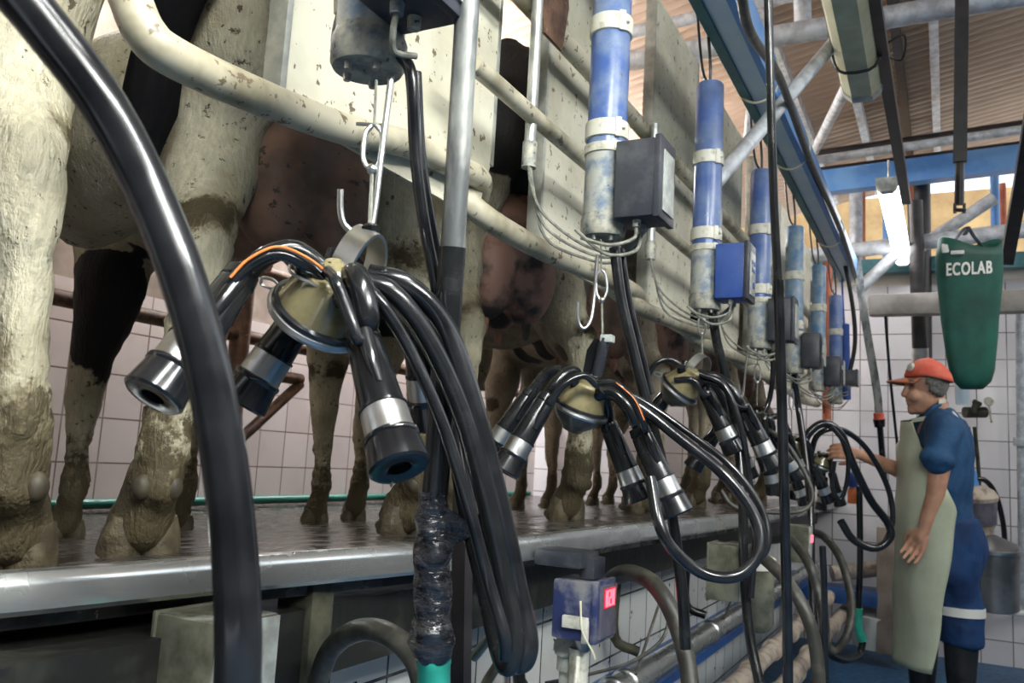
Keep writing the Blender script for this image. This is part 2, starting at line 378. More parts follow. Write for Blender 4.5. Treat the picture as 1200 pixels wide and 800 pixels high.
# kerb: bent stainless profile along the deck edge
ktrace = [(-260, 690), (0, 678), (255, 659), (490, 643), (610, 633), (760, 615), (860, 605), (960, 591)]
kp = [PZ(x, y, 1.0) for x, y in ktrace]
kp = [V((p.x, max(p.y, .64), 1.0)) for p in kp]
kp = smooth_path(kp, 5)
mb = MB(); n = len(kp); vs = []
prof = [(.040, -.004), (.008, -.004), (.002, -.008), (.002, -.032), (.008, -.036), (.04, -.037), (.04, -.041), (.003, -.040), (-.003, -.034), (-.003, -.010), (.000, -.002), (.006, .004), (.012, .005), (.040, .003)]
prof = [(a, b) for a, b in prof]
for p in kp:
    for a, b in prof: vs.append(V((p.x, p.y+a, p.z+b)))
m_ = len(prof)
for i in range(n-1):
    for j in range(m_): mb.f.append((i*m_+j, (i+1)*m_+j, (i+1)*m_+(j+1) % m_, i*m_+(j+1) % m_))
mb.v = vs
obj('trim_3', mb, 'stainless', None, True, (0, 0, 0), ang=35)['kind'] = 'structure'

# deck: slab whose edge follows the kerb and that drops slightly towards the wall
def kerb_y(x):
    if x <= kp[0].x: return kp[0].y
    for a, b in zip(kp[:-1], kp[1:]):
        if a.x <= x <= b.x: return a.y+(b.y-a.y)*(x-a.x)/(b.x-a.x)
    return kp[-1].y
mb = MB(); NX = 120; vs = []
for i in range(NX+1):
    x = -1.5+8.2*i/NX; k0 = kerb_y(x)+.036
    for y in (k0, .95, 1.25, 1.55, 1.9, 2.2, 3.05): vs.append(V((x, y, .992 if y == k0 else floor_z(y))))
fs = [(i*7+j, (i+1)*7+j, (i+1)*7+j+1, i*7+j+1) for i in range(NX) for j in range(6)]
lo = len(vs); vs += [V((v.x, v.y, min(.94, v.z-.04))) for v in vs[:]]
fs += [tuple(reversed([a+lo for a in f])) for f in fs]
for i in range(NX):
    fs.append((i*7, i*7+lo, (i+1)*7+lo, (i+1)*7)); fs.append((i*7+6, (i+1)*7+6, (i+1)*7+6+lo, i*7+6+lo))
mb.add(vs, fs); struct('floor_cow_deck', mb, 'deck')
# pit wall below the deck
struct('wall_pit', MB().box((2.6, 1.02, .42), (8.4, .1, .9)), 'tile_p')
struct('trim_shade', MB().box((-.3, .975, .47), (2.5, .03, .93)), 'grime_shade')  # black sheet standing in for the shade under the near deck
struct('trim_1', MB().box((2.6, .90, .87), (8.4, .16, .10)), 'grime_shade')
# wall behind the cows
struct('wall_left', MB().box((2.6, 3.10, 1.30), (8.4, .12, .9)), 'tile_l', origin=(0, 0, .86))
struct('wall_left_upper', MB().box((2.6, 3.11, 2.6), (8.4, .12, 1.7)), 'greyplaster')
# far wall
XW = 6.45
struct('wall_back', MB().box((XW+.06, .2, 1.27), (.12, 6.2, 2.5)), 'tile_f', origin=(0, 0, 0))
struct('trim_2', MB().box((XW+.05, .2, 2.55), (.1, 6.2, .10)), 'plaster')
struct('wall_outside', MB().box((10.6, -.5, 2.2), (.3, 12, 4.4)), 'stone')
struct('wall_right', MB().box((2.0, -3.25, 1.5), (10, .1, 3.0)), 'darkwall')
struct('wall_rear', MB().box((-2.65, 0, 1.55), (.1, 6.6, 3.1)), 'darkwall')
# roof: corrugated sheet rising away from the cows
RA = R_(10.5); RD = V((0, -math.cos(RA), math.sin(RA))); RN = V((0, math.sin(RA), math.cos(RA)))
R00 = V((0, 0, 3.78))
mb = MB(); nx = 1000; x0, x1 = -2.7, 8.0; vs = []
for i in range(nx+1):
    x = x0+(x1-x0)*i/nx; h = .020*math.sin(2*math.pi*x/.08)
    for s in (-3.1, 2.6): vs.append(R00+V((x, 0, 0))+RD*s+RN*h)
mb.add(vs, [(2*i, 2*i+1, 2*i+3, 2*i+2) for i in range(nx)])
o = obj('ceiling', mb, 'roof', None, True, (0, 0, 0), solid=.004, ang=80); o['kind'] = 'structure'

# ================================================================== RAILS AND PANELS BEHIND THE COWS' RUMPS
ST = .755
def rump_rail(pts, r, label):
    return tag(obj('rump_rail', MB().tube(pts, r, 18, 8), 'rail'), label, 'rail', 'bent rump rails under the splash panels')
rump_rail([PY(128, -60, .80), PY(150, -8, .78), PY(170, 38, .76), PY(205, 68, .75), PY(300, 112, .75), PY(400, 150, .76), PY(480, 170, .78), PY(535, 196, .78), PY(563, 212, .80), PY(557, 242, .84)],
          .0225, 'thick bent cream rump rail nearest the camera, dipping past the pale cow leg')
r2 = [PY(540, 226, .82), PY(556, 244, .79), PY(590, 268, .77), PY(640, 295, .76), PY(700, 321, .75), PY(740, 340, .76), PY(752, 352, .80)]
rump_rail(r2, .0225, 'bent cream rump rail passing behind the second hanging cylinder')
for k in range(1, 6):
    rump_rail([p+V((ST*k, 0, -.0)) for p in r2], .0225, 'bent cream rump rail behind the %s hanging cylinder' % ORD[k+1])
tag(obj('guard_rail', MB().tube([(1.16, .70, 1.80), (3.4, .70, 1.815), (6.1, .70, 1.82)], .0165, 14, 0), 'rail'), 'thin straight cream rail running just in front of the panels', 'rail')
tag(obj('guard_rail', MB().tube([(1.10, .74, 2.05), (3.4, .74, 2.10), (6.1, .74, 2.12)], .021, 14, 0), 'rail'), 'higher straight cream rail crossing behind the cylinders, level with the brown plate', 'rail')
tag(obj('guard_rail', MB().tube([(.9, .835, 2.17), (3.4, .835, 2.2), (6.1, .835, 2.2)], .024, 14, 0), 'rail'), 'topmost thick rail carrying the brown plate behind the second cylinder', 'rail')
for k in range(7):
    xa = .83+ST*k if k < 1 else 1.655+ST*(k-1); xb = xa+(.585 if k < 1 else .51)
    loc = ((xa+xb)/2, .80, 1.62)
    t = thing('splash_panel', 'cream speckled splash panel behind the %s hanging cylinder' % ORD[k], 'panel', loc, 'splash panels between the cows')
    mb = MB(); c = .07
    pl = [(xa, 1.60), (xb-c, 1.60), (xb-.03, 1.64), (xb, 1.72), (xb, 2.62), (xa, 2.62)]
    mb.prism([(x, .797, z) for x, z in pl], (0, .006, 0)); obj('sheet', mb, 'panel', t, False)
    obj('edge_fold', MB().box((xa-.004, .81, 2.11), (.012, .034, 1.02), None, .002), 'panel_edge', t)
    obj('edge_fold', MB().box((xb+.004, .81, 2.17), (.012, .03, .90), None, .002), 'panel_edge', t)
# curved hoop tubes behind panels
tag(obj('mounting_plate', MB().prism([PY(640, -10, .71), PY(639, 38, .71), PY(659, 60, .71), PY(667, 10, .71), PY(666, -12, .71)], (0, .005, 0)), 'rust', None, False), 'rusty brown plate bolted to the rails left of the second cylinder', 'plate')

# vertical wiring conduits beside each cylinder
for k in range(6):
    X = 1.40+ST*k if k else 1.40
    t = thing('wiring_conduit', 'grey vertical conduit with loose cables, left of the %s hanging cylinder' % ORD[k+1], 'conduit', (X, .68, 1.70), 'wiring conduits beside the cylinders')
    obj('conduit_pipe', MB().tube([(X, .705, 1.72), (X, .705, 2.08)], .0115, 12, 0), 'galv_dirty', t)
    obj('conduit_sleeve', MB().tube([(X, .705, 1.70), (X, .705, 1.75)], .0145, 12, 0), 'cap_dirty', t)
    for q in range(3 if k < 2 else 2):
        dx = .004*(q-1)
        obj('cable', MB().tube([(X+dx, .705, 1.72), (X+dx-.012, .69, 1.66), (X-.01+dx, .66, 1.60-.02*q), (X+.04, .60, 1.552-.012*q), (X+.085, .55, 1.55-.01*q), (X+.115, .50, 1.60)], .0028, 6, 5), 'wire', t)
t = thing('wiring_conduit', 'cream conduit end with loose cables beside the nearest hanging cylinder', 'conduit', PY(400, 10, .66), None)
obj('conduit_pipe', MB().tube([PY(399, -60, .66), PY(399, 16, .66)], .0085, 12, 0), 'cream_tube', t)
for q in range(3): obj('cable', MB().tube([PY(396+q*3, 14, .66), PY(391+q*3, 35, .66), PY(390+q*4, 55, .655), PY(400+q*3, 72, .64)], .0022, 6, 5), 'wire', t)

# ================================================================== HANGING CYLINDERS
CX = [.72, 1.455, 2.215, 2.955, 3.70, 4.45, 5.22]
def cylinder(k):
    X = CX[k]; Y = .57; zb = 1.575; zt = 2.20 if k else 2.22; r = .0375
    body = 'blue' if k < 2 else ('blue_clean' if k in (2, 3, 6) else 'blue_pale')
    t = thing('remover_cylinder', '%s hanging blue cylinder, with %s' % (ORD[k] if k else 'nearest', ['a black control box at the top edge', 'a dark grey control box over a steel hook', 'a bright blue control box with a keypad', 'a black box behind the dark vertical pole', 'a small rounded grey box', 'a pale greenish tube and grey box', 'a long bright blue strip below']
              [k]), 'cylinder', (X, Y, zb), 'blue cylinders hanging in a row')
    obj('tube', MB().lathe((X, Y, zb+.16), (X, Y, zt), [(0, r), (.985, r), (1, r-.004)], 32), body, t)
    obj('lower_tube', MB().lathe((X, Y, zb+.02), (X, Y, zb+.165), [(0, r+.001), (1, r+.001)], 32), 'blue_worn', t)
    obj('end_cap', MB().lathe((X, Y, zb-.008), (X, Y, zb+.035), [(0, .02), (.02, r+.001), (.15, r+.004), (.75, r+.005), (.9, r+.002), (1, r+.001)], 32), 'cap_dirty', t)
    for z, h in ((zb+.150, .018), (zb+.180, .034), (zb+.39, .036)):
        b = obj('strap_band', MB().lathe((X, Y, z), (X, Y, z+h), [(0, r+.001), (.04, r+.004), (.96, r+.004), (1, r+.001)], 32), 'strap', t)
        m2 = MB().box((X-.026, Y-.032, z+h/2), (.006, .012, h*1.1), Matrix.Rotation(.7, 3, 'Z'), .001)
        m2.lathe((X-.018, Y-.0385, z+h/2), (X-.0185, Y-.044, z+h/2), [(0, .004), (1, .003)], 10)
        obj('clasp', m2, 'strap', b)
    # control box on the pit side
    rounded = k in (4, 5)
    bx = X-(.004 if k else .034); by = Y-.074; bw = .085; bd = .075; bh = .145 if not rounded else .15; bz = zb+(.088 if k else .103)
    if k == 6: bh = .09; bz = zb+.14
    bmat = 'box_blue' if k == 2 else 'box_black'
    cb = obj('control_box', MB().box((bx, by, bz), (bw, bd, bh), None, .004 if not rounded else .014), bmat, t, ang=50)
    if not rounded: obj('lid', MB().box((bx, by-bd/2-.006, bz), (bw+.008, .012, bh+.008), None, .003), 'box_black', cb)
    f = obj('keypad', MB().box((bx, by-bd/2-.0135, bz-.005), (bw*.72, .003, bh*.78), None, .001), 'keypad', cb)
    if k == 2:
        for a in (-1, 1):
            for c in (0, 1): obj('button', MB().box((bx+a*.012, by-bd/2-.016, bz+.005+c*.02), (.011, .002, .011), None, .001), 'box_blue', cb)
        obj('button', MB().lathe((bx, by-bd/2-.0155, bz-.035), (bx, by-bd/2-.0175, bz-.035), [(0, .009), (1, .009)], 14), 'box_blue', cb)
    g = MB()
    for dx in (-.02, .012): g.lathe((bx+dx, by, bz-bh/2-.001), (bx+dx, by, bz-bh/2-.014), [(0, .008), (1, .007)], 12)
    obj('cable_gland', g, 'cap_dirty', cb)
    g = MB(); g.tube([(bx-.02, by, bz-bh/2-.012), (bx-.02, by+.005, bz-bh/2-.035), (bx-.05, by+.04, bz-bh/2-.052), (X-.055, Y+.02, zb-.02)] if k else [(bx-.02, by, bz-bh/2-.012), (bx-.018, by+.004, bz-bh/2-.03), (bx-.005, by+.01, bz-bh/2-.045), (bx+.02, by, bz-bh/2-.04)], .0035, 8, 6)
    if k: g.tube([(bx+.012, by, bz-bh/2-.012), (bx+.008, by+.01, bz-bh/2-.05), (bx-.04, by+.05, bz-bh/2-.065), (X-.06, Y+.03, zb-.005)], .0035, 8, 6)
    obj('cable', g, 'wire', t)
    # nuts under the cap
    for a in range(5):
        g = MB(); an = a*1.25+.4; g.lathe((X+.026*math.cos(an), Y+.026*math.sin(an), zb-.006), (X+.026*math.cos(an), Y+.026*math.sin(an), zb-.016), [(0, .005), (1, .004)], 8)
        obj('screw', g, 'steel', t)
    # hanger cord above
    obj('hanger_cord', MB().tube([(X, Y, zt), (X-.006, Y, zt+.06), (X+.004, Y+.01, 2.345)], .0045, 8, 5), 'black_wire', t)
    g = MB().tube([(X+.008, Y, zt), (X+.028, Y+.03, zt+.06), (X+.02, Y+.05, 2.45)], .004, 8, 5)
    obj('air_line', g, 'black_wire', t)
    return t
for k in range(7): cylinder(k)

def lift_cord(x, p_top, p_bot, label, hook=None):
    """cord with a spring clip between the cylinder and the cluster; hook beside it"""
    t = thing('lift_cord', label, 'cord', p_bot, 'cords with clips that hold the clusters')
    mid = p_top.lerp(p_bot, .32); mid2 = p_top.lerp(p_bot, .62)
    obj('cord', MB().tube([p_top, mid], .0016, 6, 0), 'wire', t)
    obj('cord', MB().tube([mid2, p_bot], .0022, 6, 0), 'wire', t)
    d = (mid2-mid); s = RT*.0085
    g = MB().tube([mid+s*.3, mid+d*.2+s*1.0, mid+d*.75+s*1.1, mid2, mid+d*.75-s*1.1, mid+d*.2-s*1.0, mid-s*.3], .0028, 8, 6)
    g.tube([mid+s*.9, mid+UP*.002-s*2.2], .002, 6, 0)
    g.ball(mid2, .006, seg=10, rg=6)
    obj('spring_clip', g, 'steel', t)
    return t
lift_cord(0, P(441, 94, .905), P(433, 266, .86), 'cord and oval clip between the nearest cylinder and its steel strap handle')
lift_cord(1, P(704, 280, 1.56), P(706, 396, 1.54), 'cord and clip between the second cylinder and the black ribbed handle')
lift_cord(2, P(822, 352, 2.26), P(823, 415, 2.25), 'cord and clip under the cylinder with the bright blue box')
lift_cord(3, P(888, 404, 2.9), P(887, 475, 2.9), 'cord and clip under the fourth cylinder')
lift_cord(4, P(927, 432, 3.57), P(928, 508, 3.57), 'cord and clip under the fifth cylinder')
def jhook(pts, r, label):
    return tag(obj('steel_hook', MB().tube(pts, r, 10, 6), 'steel'), label, 'hook', 'bent steel rod hooks')
jhook([P(458, 95, .90), P(447, 180, .88), P(440, 240, .87), P(433, 270, .865), P(415, 272, .86), P(403, 262, .86), P(399, 245, .86), P(399, 222, .86)], .0035, 'bright steel rod hook hanging beside the nearest clip, its tip pointing up')
jhook([P(700, 298, 1.55), P(697, 340, 1.55), P(693, 372, 1.54), P(686, 384, 1.53), P(680, 382, 1.53), P(677, 372, 1.53), P(677, 354, 1.53)], .0034, 'steel rod hook hanging empty under the second cylinder')
jhook([P(877, 404, 2.9), P(873, 440, 2.9), P(871, 462, 2.9), P(867, 462, 2.9), P(866, 450, 2.9)], .0034, 'small steel rod hook hanging under the fourth cylinder')

# ================================================================== MILKING CLUSTERS
def cup(t, T, Mp, sc=1.0, clawtube=None, pulse=None, tr=.0105, lip=True):
    T = V(T); Mp = V(Mp); L = .155*sc; d = (Mp-T).normalized(); T = Mp-d*L
    c = obj('teat_cup', MB().lathe(T, Mp, [(0, .008*sc), (.01, .0165*sc), (.09, .018*sc), (.10, .0165*sc), (.12, .0178*sc), (.58, .0215*sc), (.585, .0235*sc), (.60, .0235*sc), (.605, .021*sc), (.63, .0205*sc)], 28), 'shell', t)
    obj('steel_band', MB().lathe(T+d*L*.60, T+d*L*.79, [(0, .0205*sc), (.02, .0222*sc), (.97, .0235*sc), (1, .022*sc)], 28), 'steel', c)
    obj('mouthpiece', MB().lathe(T+d*L*.77, Mp, [(0, .0235*sc), (.05, .0262*sc), (.16, .0262*sc), (.2, .025*sc), (.85, .0282*sc), (.93, .0285*sc), (1, .026*sc), (1.0, .014*sc), (.97, .011*sc), (.75, .010*sc)], 28), 'rubber', c)
    sd = d.cross(FW).normalized()
    obj('pulse_nipple', MB().tube([T+d*L*.40-FW*.018*sc+sd*.006, T+d*L*.22-FW*.0215*sc+sd*.006, T+d*L*.02-FW*.020*sc+sd*.006], [.005*sc, .0075*sc, .0085*sc], 10, 4), 'rubber', c)
    if clawtube:
        obj('short_milk_tube', MB().tube([V(p) for p in clawtube]+[T-d*.004, T+d*.03*sc], tr*sc, 14, 6), 'rubber_worn', t)
    if pulse:
        e = T+d*L*.06-FW*.021*sc+sd*.006
        obj('short_pulse_tube', MB().tube([V(p) for p in pulse]+[e], .0062*sc, 10, 6), 'rubber', t)
    return T
def claw_body(t, c, ax, sc=1.0, cl=.042):
    c = V(c); ax = V(ax).normalized()
    obj('claw_dome', MB().lathe(c, c+ax*.068*sc, [(0, .050*sc), (.12, .050*sc), (.22, .046*sc), (.62, .038*sc), (.74, .034*sc), (.78, .022*sc), (.92, .020*sc), (1, .012*sc)], 32), 'claw', t)
    obj('claw_ring', MB().lathe(c-ax*.005*sc, c+ax*.005*sc, [(0, .050*sc), (.1, .0555*sc), (.5, .057*sc), (.9, .0555*sc), (1, .050*sc)], 40), 'steel', t)
    obj('claw_gasket', MB().lathe(c+ax*.0045*sc, c+ax*.011*sc, [(0, .0530*sc), (.2, .0540*sc), (.8, .0535*sc), (1, .050*sc)], 40), 'rubber', t)
    obj('claw_cup', MB().lathe(c-ax*.004*sc, c-ax*cl*sc, [(0, .049*sc), (.3, .044*sc), (.6, .034*sc), (.85, .022*sc), (1, .019*sc)], 32), 'claw_low', t)
    s = ax.cross(FW).normalized(); 
    g = MB(); e = c+s*.050*sc
    g.tube([e+ax*.004, e+s*.012*sc+ax*.006, e+s*.022*sc+ax*.001, e+s*.020*sc-ax*.006, e+s*.010*sc-ax*.004, e-ax*.002], .0018*sc, 6, 5)
    obj('wire_clip', g, 'steel', t)
    for a in range(4):
        an = a*math.pi/2+.6; u = (s*math.cos(an)+ax.cross(s)*math.sin(an))
        p = c+ax*.040*sc+u*.028*sc
        obj('nozzle', MB().lathe(p, p+(u*.6+ax*.8)*.024*sc, [(0, .009*sc), (.5, .0085*sc), (.55, .011*sc), (1, .0095*sc)], 14), 'rubber', t)
def cluster0():
    D = .86
    t = thing('milking_cluster', 'nearest milking cluster with amber bowl, steel strap handle and dripping teat cup', 'milking machine', P(378, 372, D), 'milking clusters')
    ax = RT*.52+UP*.80-FW*.48
    c = P(374, 370, D); claw_body(t, c, ax, .95, .026)
    sd = ax.cross(RT*.8-UP*.5)
    obj('strap_handle', MB().strip([P(392, 338, .84), P(402, 306, .835), P(418, 280, .835), P(433, 270, .845), P(441, 281, .86), (P(441, 305, .88)), P(431, 338, .90)], RT*.66-UP*.38-FW*.55, .031, .003), 'steel', t)
    obj('hook_nut', MB().lathe(P(433, 262, .85), P(434, 274, .85), [(0, .006), (.3, .010), (1, .010)], 6), 'shell', t)
    cup(t, P(272, 338, .80), P(178, 466, .73), .97, [P(398, 338, .86), P(378, 316, .845), P(345, 293, .83), P(312, 300, .82), P(288, 322, .81)], [P(385, 332, .83), P(360, 312, .81), P(325, 298, .795), P(292, 312, .785), P(270, 332, .78)], tr=.0105)
    cup(t, P(352, 370, .92), P(282, 474, .90), .98)
    cup(t, P(425, 395, .81), P(469, 550, .735), .97, [P(405, 330, .84), P(416, 322, .82), P(424, 340, .805), P(430, 375, .80)], [P(384, 318, .81), P(393, 330, .79), P(402, 350, .785), P(412, 378, .78), P(419, 398, .78)], tr=.0125)
    cup(t, P(490, 385, .93), P(508, 500, .95), .95, [P(425, 330, .87), P(450, 325, .88), P(475, 340, .90), P(488, 365, .92)], None)
    p = [P(392, 327, .822), P(362, 303, .802), P(326, 289, .788), P(292, 303, .778), P(270, 325, .772)]
    obj('orange_stripe', MB().tube(p, .0013, 6, 6), 'orange', t)
    # wire bail
    obj('wire_bail', MB().tube([P(390, 345, .82), P(365, 332, .81), P(340, 318, .815), P(345, 304, .82), P(360, 312, .82)], .0016, 6, 6), 'steel', t)
    obj('vent_plug', MB().ball(P(388, 315, .83), .008, seg=12, rg=8), 'rubber', t)
    obj('vent_plug', MB().lathe(P(354, 324, .86), P(352, 340, .86), [(0, .010), (.4, .013), (1, .015)], 16), 'rubber', t)
    obj('water_drop', MB().ball(P(459, 567, .75), (.0016, .0016, .003), seg=8, rg=6), 'claw_low', t)
cluster0()
def cluster1():
    D = 1.53
    t = thing('milking_cluster', 'second milking cluster, hanging by a black ribbed handle with four cups splayed out', 'milking machine', P(680, 478, D), 'milking clusters')
    ax = RT*.33+UP*.92-FW*.18
    claw_body(t, P(679, 480, D), ax, .95)
    g = MB().prism([P(683, 437, D), P(688, 410, D), P(697, 396, D), P(704, 398, D), P(703, 440, D)], FW*.008)
    obj('handle_bracket', g, 'shell', t, False)
    g = MB(); a = P(709, 396, D-.015); b = P(699, 441, D-.015)
    g.tube([a, b], .0085, 12, 0)
    for i in range(12): q = a.lerp(b, .15+i*.068); g.lathe(q, q+(b-a).normalized()*.0025, [(0, .0105), (1, .0105)], 14)
    obj('ribbed_grip', g, 'box_black', t)
    obj('grip_cap', MB().box(P(712, 397, D-.015), (.02, .022, .014), None, .003), 'keypad', t)
    cup(t, P(640, 468, D-.05), P(590, 553, D-.08), 1.0, [P(680, 452, D), P(674, 436, D-.02), P(662, 438, D-.04), P(650, 452, D-.05)], [P(700, 452, D-.06), P(684, 440, D-.07), P(662, 450, D-.08), P(645, 470, D-.08)])
    cup(t, P(612, 475, D+.05), P(572, 535, D+.04), .95, [P(672, 450, D+.03), P(655, 434, D+.04), P(638, 440, D+.05), P(622, 462, D+.05)], None)
    cup(t, P(716, 505, D), P(750, 586, D-.02), .95, [P(695, 462, D), P(705, 458, D-.01), P(710, 470, D-.01), P(713, 490, D)], None)
    cup(t, P(752, 510, D-.05), P(794, 603, D-.08), 1.05, [P(697, 464, D-.03), P(716, 460, D-.04), P(733, 474, D-.05), P(745, 495, D-.05)], [P(700, 449, D-.06), P(722, 450, D-.08), P(742, 470, D-.09), P(755, 500, D-.09)])
    obj('orange_stripe', MB().tube([P(722, 448, D-.087), P(743, 467, D-.097), P(755, 492, D-.097)], .0011, 6, 6), 'orange', t)
cluster1()
def cluster2():
    D = 2.25
    t = thing('milking_cluster', 'third milking cluster, tilted bowl under a pale strap handle', 'milking machine', P(795, 455, D), 'milking clusters')
    ax = RT*.55+UP*.75-FW*.35
    claw_body(t, P(795, 456, D), ax, 1.05)
    obj('strap_handle', MB().strip([P(804, 440, D-.03), P(812, 425, D-.03), P(824, 416, D-.02), P(829, 424, D+.02), P(826, 438, D+.04)], RT*.66-UP*.38-FW*.55, .024, .003), 'steel', t)
    cup(t, P(782, 462, D+.03), P(752, 500, D+.03), 1.0)
    cup(t, P(832, 470, D-.03), P(862, 530, D-.05), 1.12, [P(812, 446, D), P(820, 437, D-.01), P(828, 448, D-.02)], [P(790, 445, D-.05), P(812, 445, D-.06), P(824, 462, D-.06)])
    cup(t, P(870, 476, D-.03), P(906, 548, D-.05), 1.15, [P(815, 440, D), P(838, 441, D), P(855, 452, D-.02), P(864, 466, D-.03)], [P(818, 445, D-.04), P(845, 452, D-.06), P(862, 475, D-.07)])
    cup(t, P(840, 505, D+.10), P(811, 549, D+.10), 1.0, [P(812, 445, D+.05), P(835, 450, D+.09), P(850, 475, D+.1), P(848, 492, D+.1)], None)
    obj('long_pulse_tube', MB().tube([P(806, 444, D-.03), P(795, 426, D-.03), P(780, 421, D-.03), P(765, 430, D-.03), P(758, 450, D-.02)], .007, 10, 6), 'rubber', t)
cluster2()
def cluster_far(k, cx, cy, D, label, cups):
    t = thing('milking_cluster', label, 'milking machine', P(cx, cy, D), 'milking clusters')
    s = D/1000.0
    claw_body(t, P(cx, cy, D), RT*.3+UP*.9-FW*.2, 1.0)
    for (tx, ty, mx, my, dd) in cups:
        cup(t, P(tx, ty, D+dd), P(mx, my, D+dd), 1.1, [P(cx+(tx-cx)*.25, cy-14/D*3, D+dd*.5), P(cx+(tx-cx)*.7, cy-16/D*3, D+dd), P(tx, ty-10/D*3, D+dd)], None)
cluster_far(3, 888, 505, 2.95, 'fourth milking cluster, cups crossing behind the dark vertical pole', [(905, 510, 934, 562, -.05), (868, 525, 880, 560, .05), (898, 535, 909, 578, -.1), (925, 520, 940, 560, .05)])
cluster_far(4, 928, 528, 3.6, 'fifth milking cluster, among looped hoses before the operator', [(925, 545, 944, 590, -.05), (950, 540, 972, 588, -.05), (912, 545, 918, 580, .05), (935, 545, 930, 585, .08)])
cluster_far(5, 962, 545, 4.3, 'sixth milking cluster, beside the hand of the operator', [(952, 555, 947, 590, 0), (975, 555, 985, 592, -.05), (965, 560, 962, 597, .05)])

# ================================================================== HOSES
def hose(pts, r, label, mat='rubber', group=None, name='hose', seg=14, sm=8, name2=None):
    return tag(obj(name, MB().tube([P(*p) for p in pts], r, seg, sm), mat), label, 'hose', group)
hose([(-40, -75, .46), (10, -20, .47), (60, 40, .48), (118, 118, .49), (170, 215, .50), (212, 320, .50), (243, 430, .50), (263, 540, .50), (275, 650, .495), (279, 740, .49), (277, 860, .49)], .0136,
     'thick glossy black hose sweeping down the foreground from the upper left corner', 'rubber')
G1 = 'long black hoses looping down from the nearest cluster'
B0 = [[(430, 330, .84), (462, 345, .84), (500, 395, .85), (540, 480, .86), (566, 570, .86), (588, 670, .86), (602, 745, .85), (596, 780, .85), (585, 760, .86), (570, 690, .88), (548, 600, .9), (535, 520, .92)],
      [(432, 322, .86), (478, 335, .86), (522, 385, .87), (553, 470, .87), (582, 580, .87), (606, 690, .87), (618, 750, .86), (612, 775, .86), (598, 765, .87), (590, 700, .89), (570, 600, .9)],
      [(428, 335, .82), (450, 360, .82), (485, 420, .83), (520, 500, .83), (548, 590, .83), (572, 680, .83), (590, 742, .82), (592, 770, .83)],
      [(440, 325, .88), (475, 328, .88), (500, 348, .885), (520, 400, .89), (545, 460, .9), (575, 540, .9)]]
hose(B0[0], .0105, 'outer ribbed milk hose leaving the nearest cluster and looping below the kerb', 'rubber_worn', G1)
hose(B0[1], .0115, 'widest hose of the bundle, bending at its bottom right of the taped pole', 'rubber', G1)
hose(B0[2], .0065, 'thin inner pulse tube of the bundle right of the taped pole', 'rubber', G1)
hose(B0[3], .0065, 'short pulse tube arching right from the nearest bowl behind the pole', 'rubber', G1)
hose([(470, 65, .93), (482, 90, .92), (487, 180, .92), (497, 260, .92), (512, 340, .93), (524, 430, .94), (535, 520, .95)], .0068, 'left one of the twin pulse tubes dropping from the nearest black box', 'rubber', 'twin pulse tubes')
hose([(488, 85, .94), (493, 180, .93), (505, 260, .93), (520, 340, .94), (530, 430, .95), (540, 520, .96)], .0058, 'right one of the twin pulse tubes dropping from the nearest black box', 'rubber', 'twin pulse tubes')
hose([(720, 290, 1.56), (728, 350, 1.55), (742, 410, 1.54), (757, 470, 1.53), (775, 540, 1.52), (790, 620, 1.5), (800, 700, 1.48), (803, 760, 1.47)], .010, 'black hose from the second cylinder down past the kerb', 'rubber_worn')
hose([(728, 292, 1.58), (737, 350, 1.57), (751, 410, 1.56), (764, 462, 1.55)], .006, 'thin grey tube beside the hose under the second cylinder', 'rubber')
hose([(834, 360, 2.27), (840, 400, 2.26), (850, 440, 2.26), (862, 500, 2.26), (870, 580, 2.2), (872, 660, 2.15), (878, 740, 2.1), (890, 800, 2.05)], .0125, 'black hose from the third cylinder reaching down to the blue ledge', 'rubber_worn')
hose([(900, 405, 3.0), (906, 430, 3.0), (901, 470, 3.0), (888, 492, 2.98)], .009, 'black tube curving below the fourth cylinder', 'rubber')
hose([(928, 432, 3.6), (936, 480, 3.6), (944, 540, 3.5), (950, 600, 3.4), (952, 700, 3.3), (960, 790, 3.2)], .014, 'straight black hose below the fifth cylinder', 'rubber')
hose([(700, 458, 1.50), (742, 472, 1.48), (795, 512, 1.45), (848, 556, 1.42), (884, 605, 1.40), (890, 645, 1.38), (865, 674, 1.37), (825, 672, 1.37), (790, 645, 1.37), (772, 612, 1.38), (762, 560, 1.42)], .0098,
     'glossy black milk hose looping in front of the kerb from the second cluster', 'rubber')
hose([(704, 452, 1.53), (746, 466, 1.51), (800, 502, 1.48), (856, 546, 1.45), (893, 598, 1.43), (899, 640, 1.41), (880, 662, 1.41)], .006, 'thin tube running along the looping milk hose of the second cluster', 'rubber')
hose([(820, 438, 2.2), (848, 452, 2.18), (868, 500, 2.16), (878, 560, 2.15), (885, 620, 2.12), (880, 700, 2.1)], .008, 'thin hose hanging from the third cluster behind its cups', 'rubber')
hose([(893, 500, 2.9), (918, 515, 2.85), (940, 548, 2.8), (952, 580, 2.75), (940, 598, 2.72), (900, 600, 2.7), (860, 593, 2.7), (845, 575, 2.72)], .007, 'grey tube looping behind the dark vertical pole', 'hose_grey')
LG = 'looping hoses held up near the operator'
hose([(940, 545, 3.6), (945, 512, 3.6), (965, 496, 3.6), (985, 508, 3.6), (998, 540, 3.6), (1020, 585, 3.65), (1040, 612, 3.7), (1043, 630, 3.7), (1025, 642, 3.7), (1000, 632, 3.7), (985, 610, 3.7)], .017, 'large black hose looping past the operator\'s hand and apron', 'rubber', LG)
hose([(948, 545, 3.7), (958, 510, 3.7), (985, 503, 3.7), (1015, 525, 3.75), (1040, 570, 3.8), (1046, 610, 3.8), (1035, 640, 3.8)], .012, 'second loop of black hose reaching to the edge of the pale apron', 'rubber', LG)
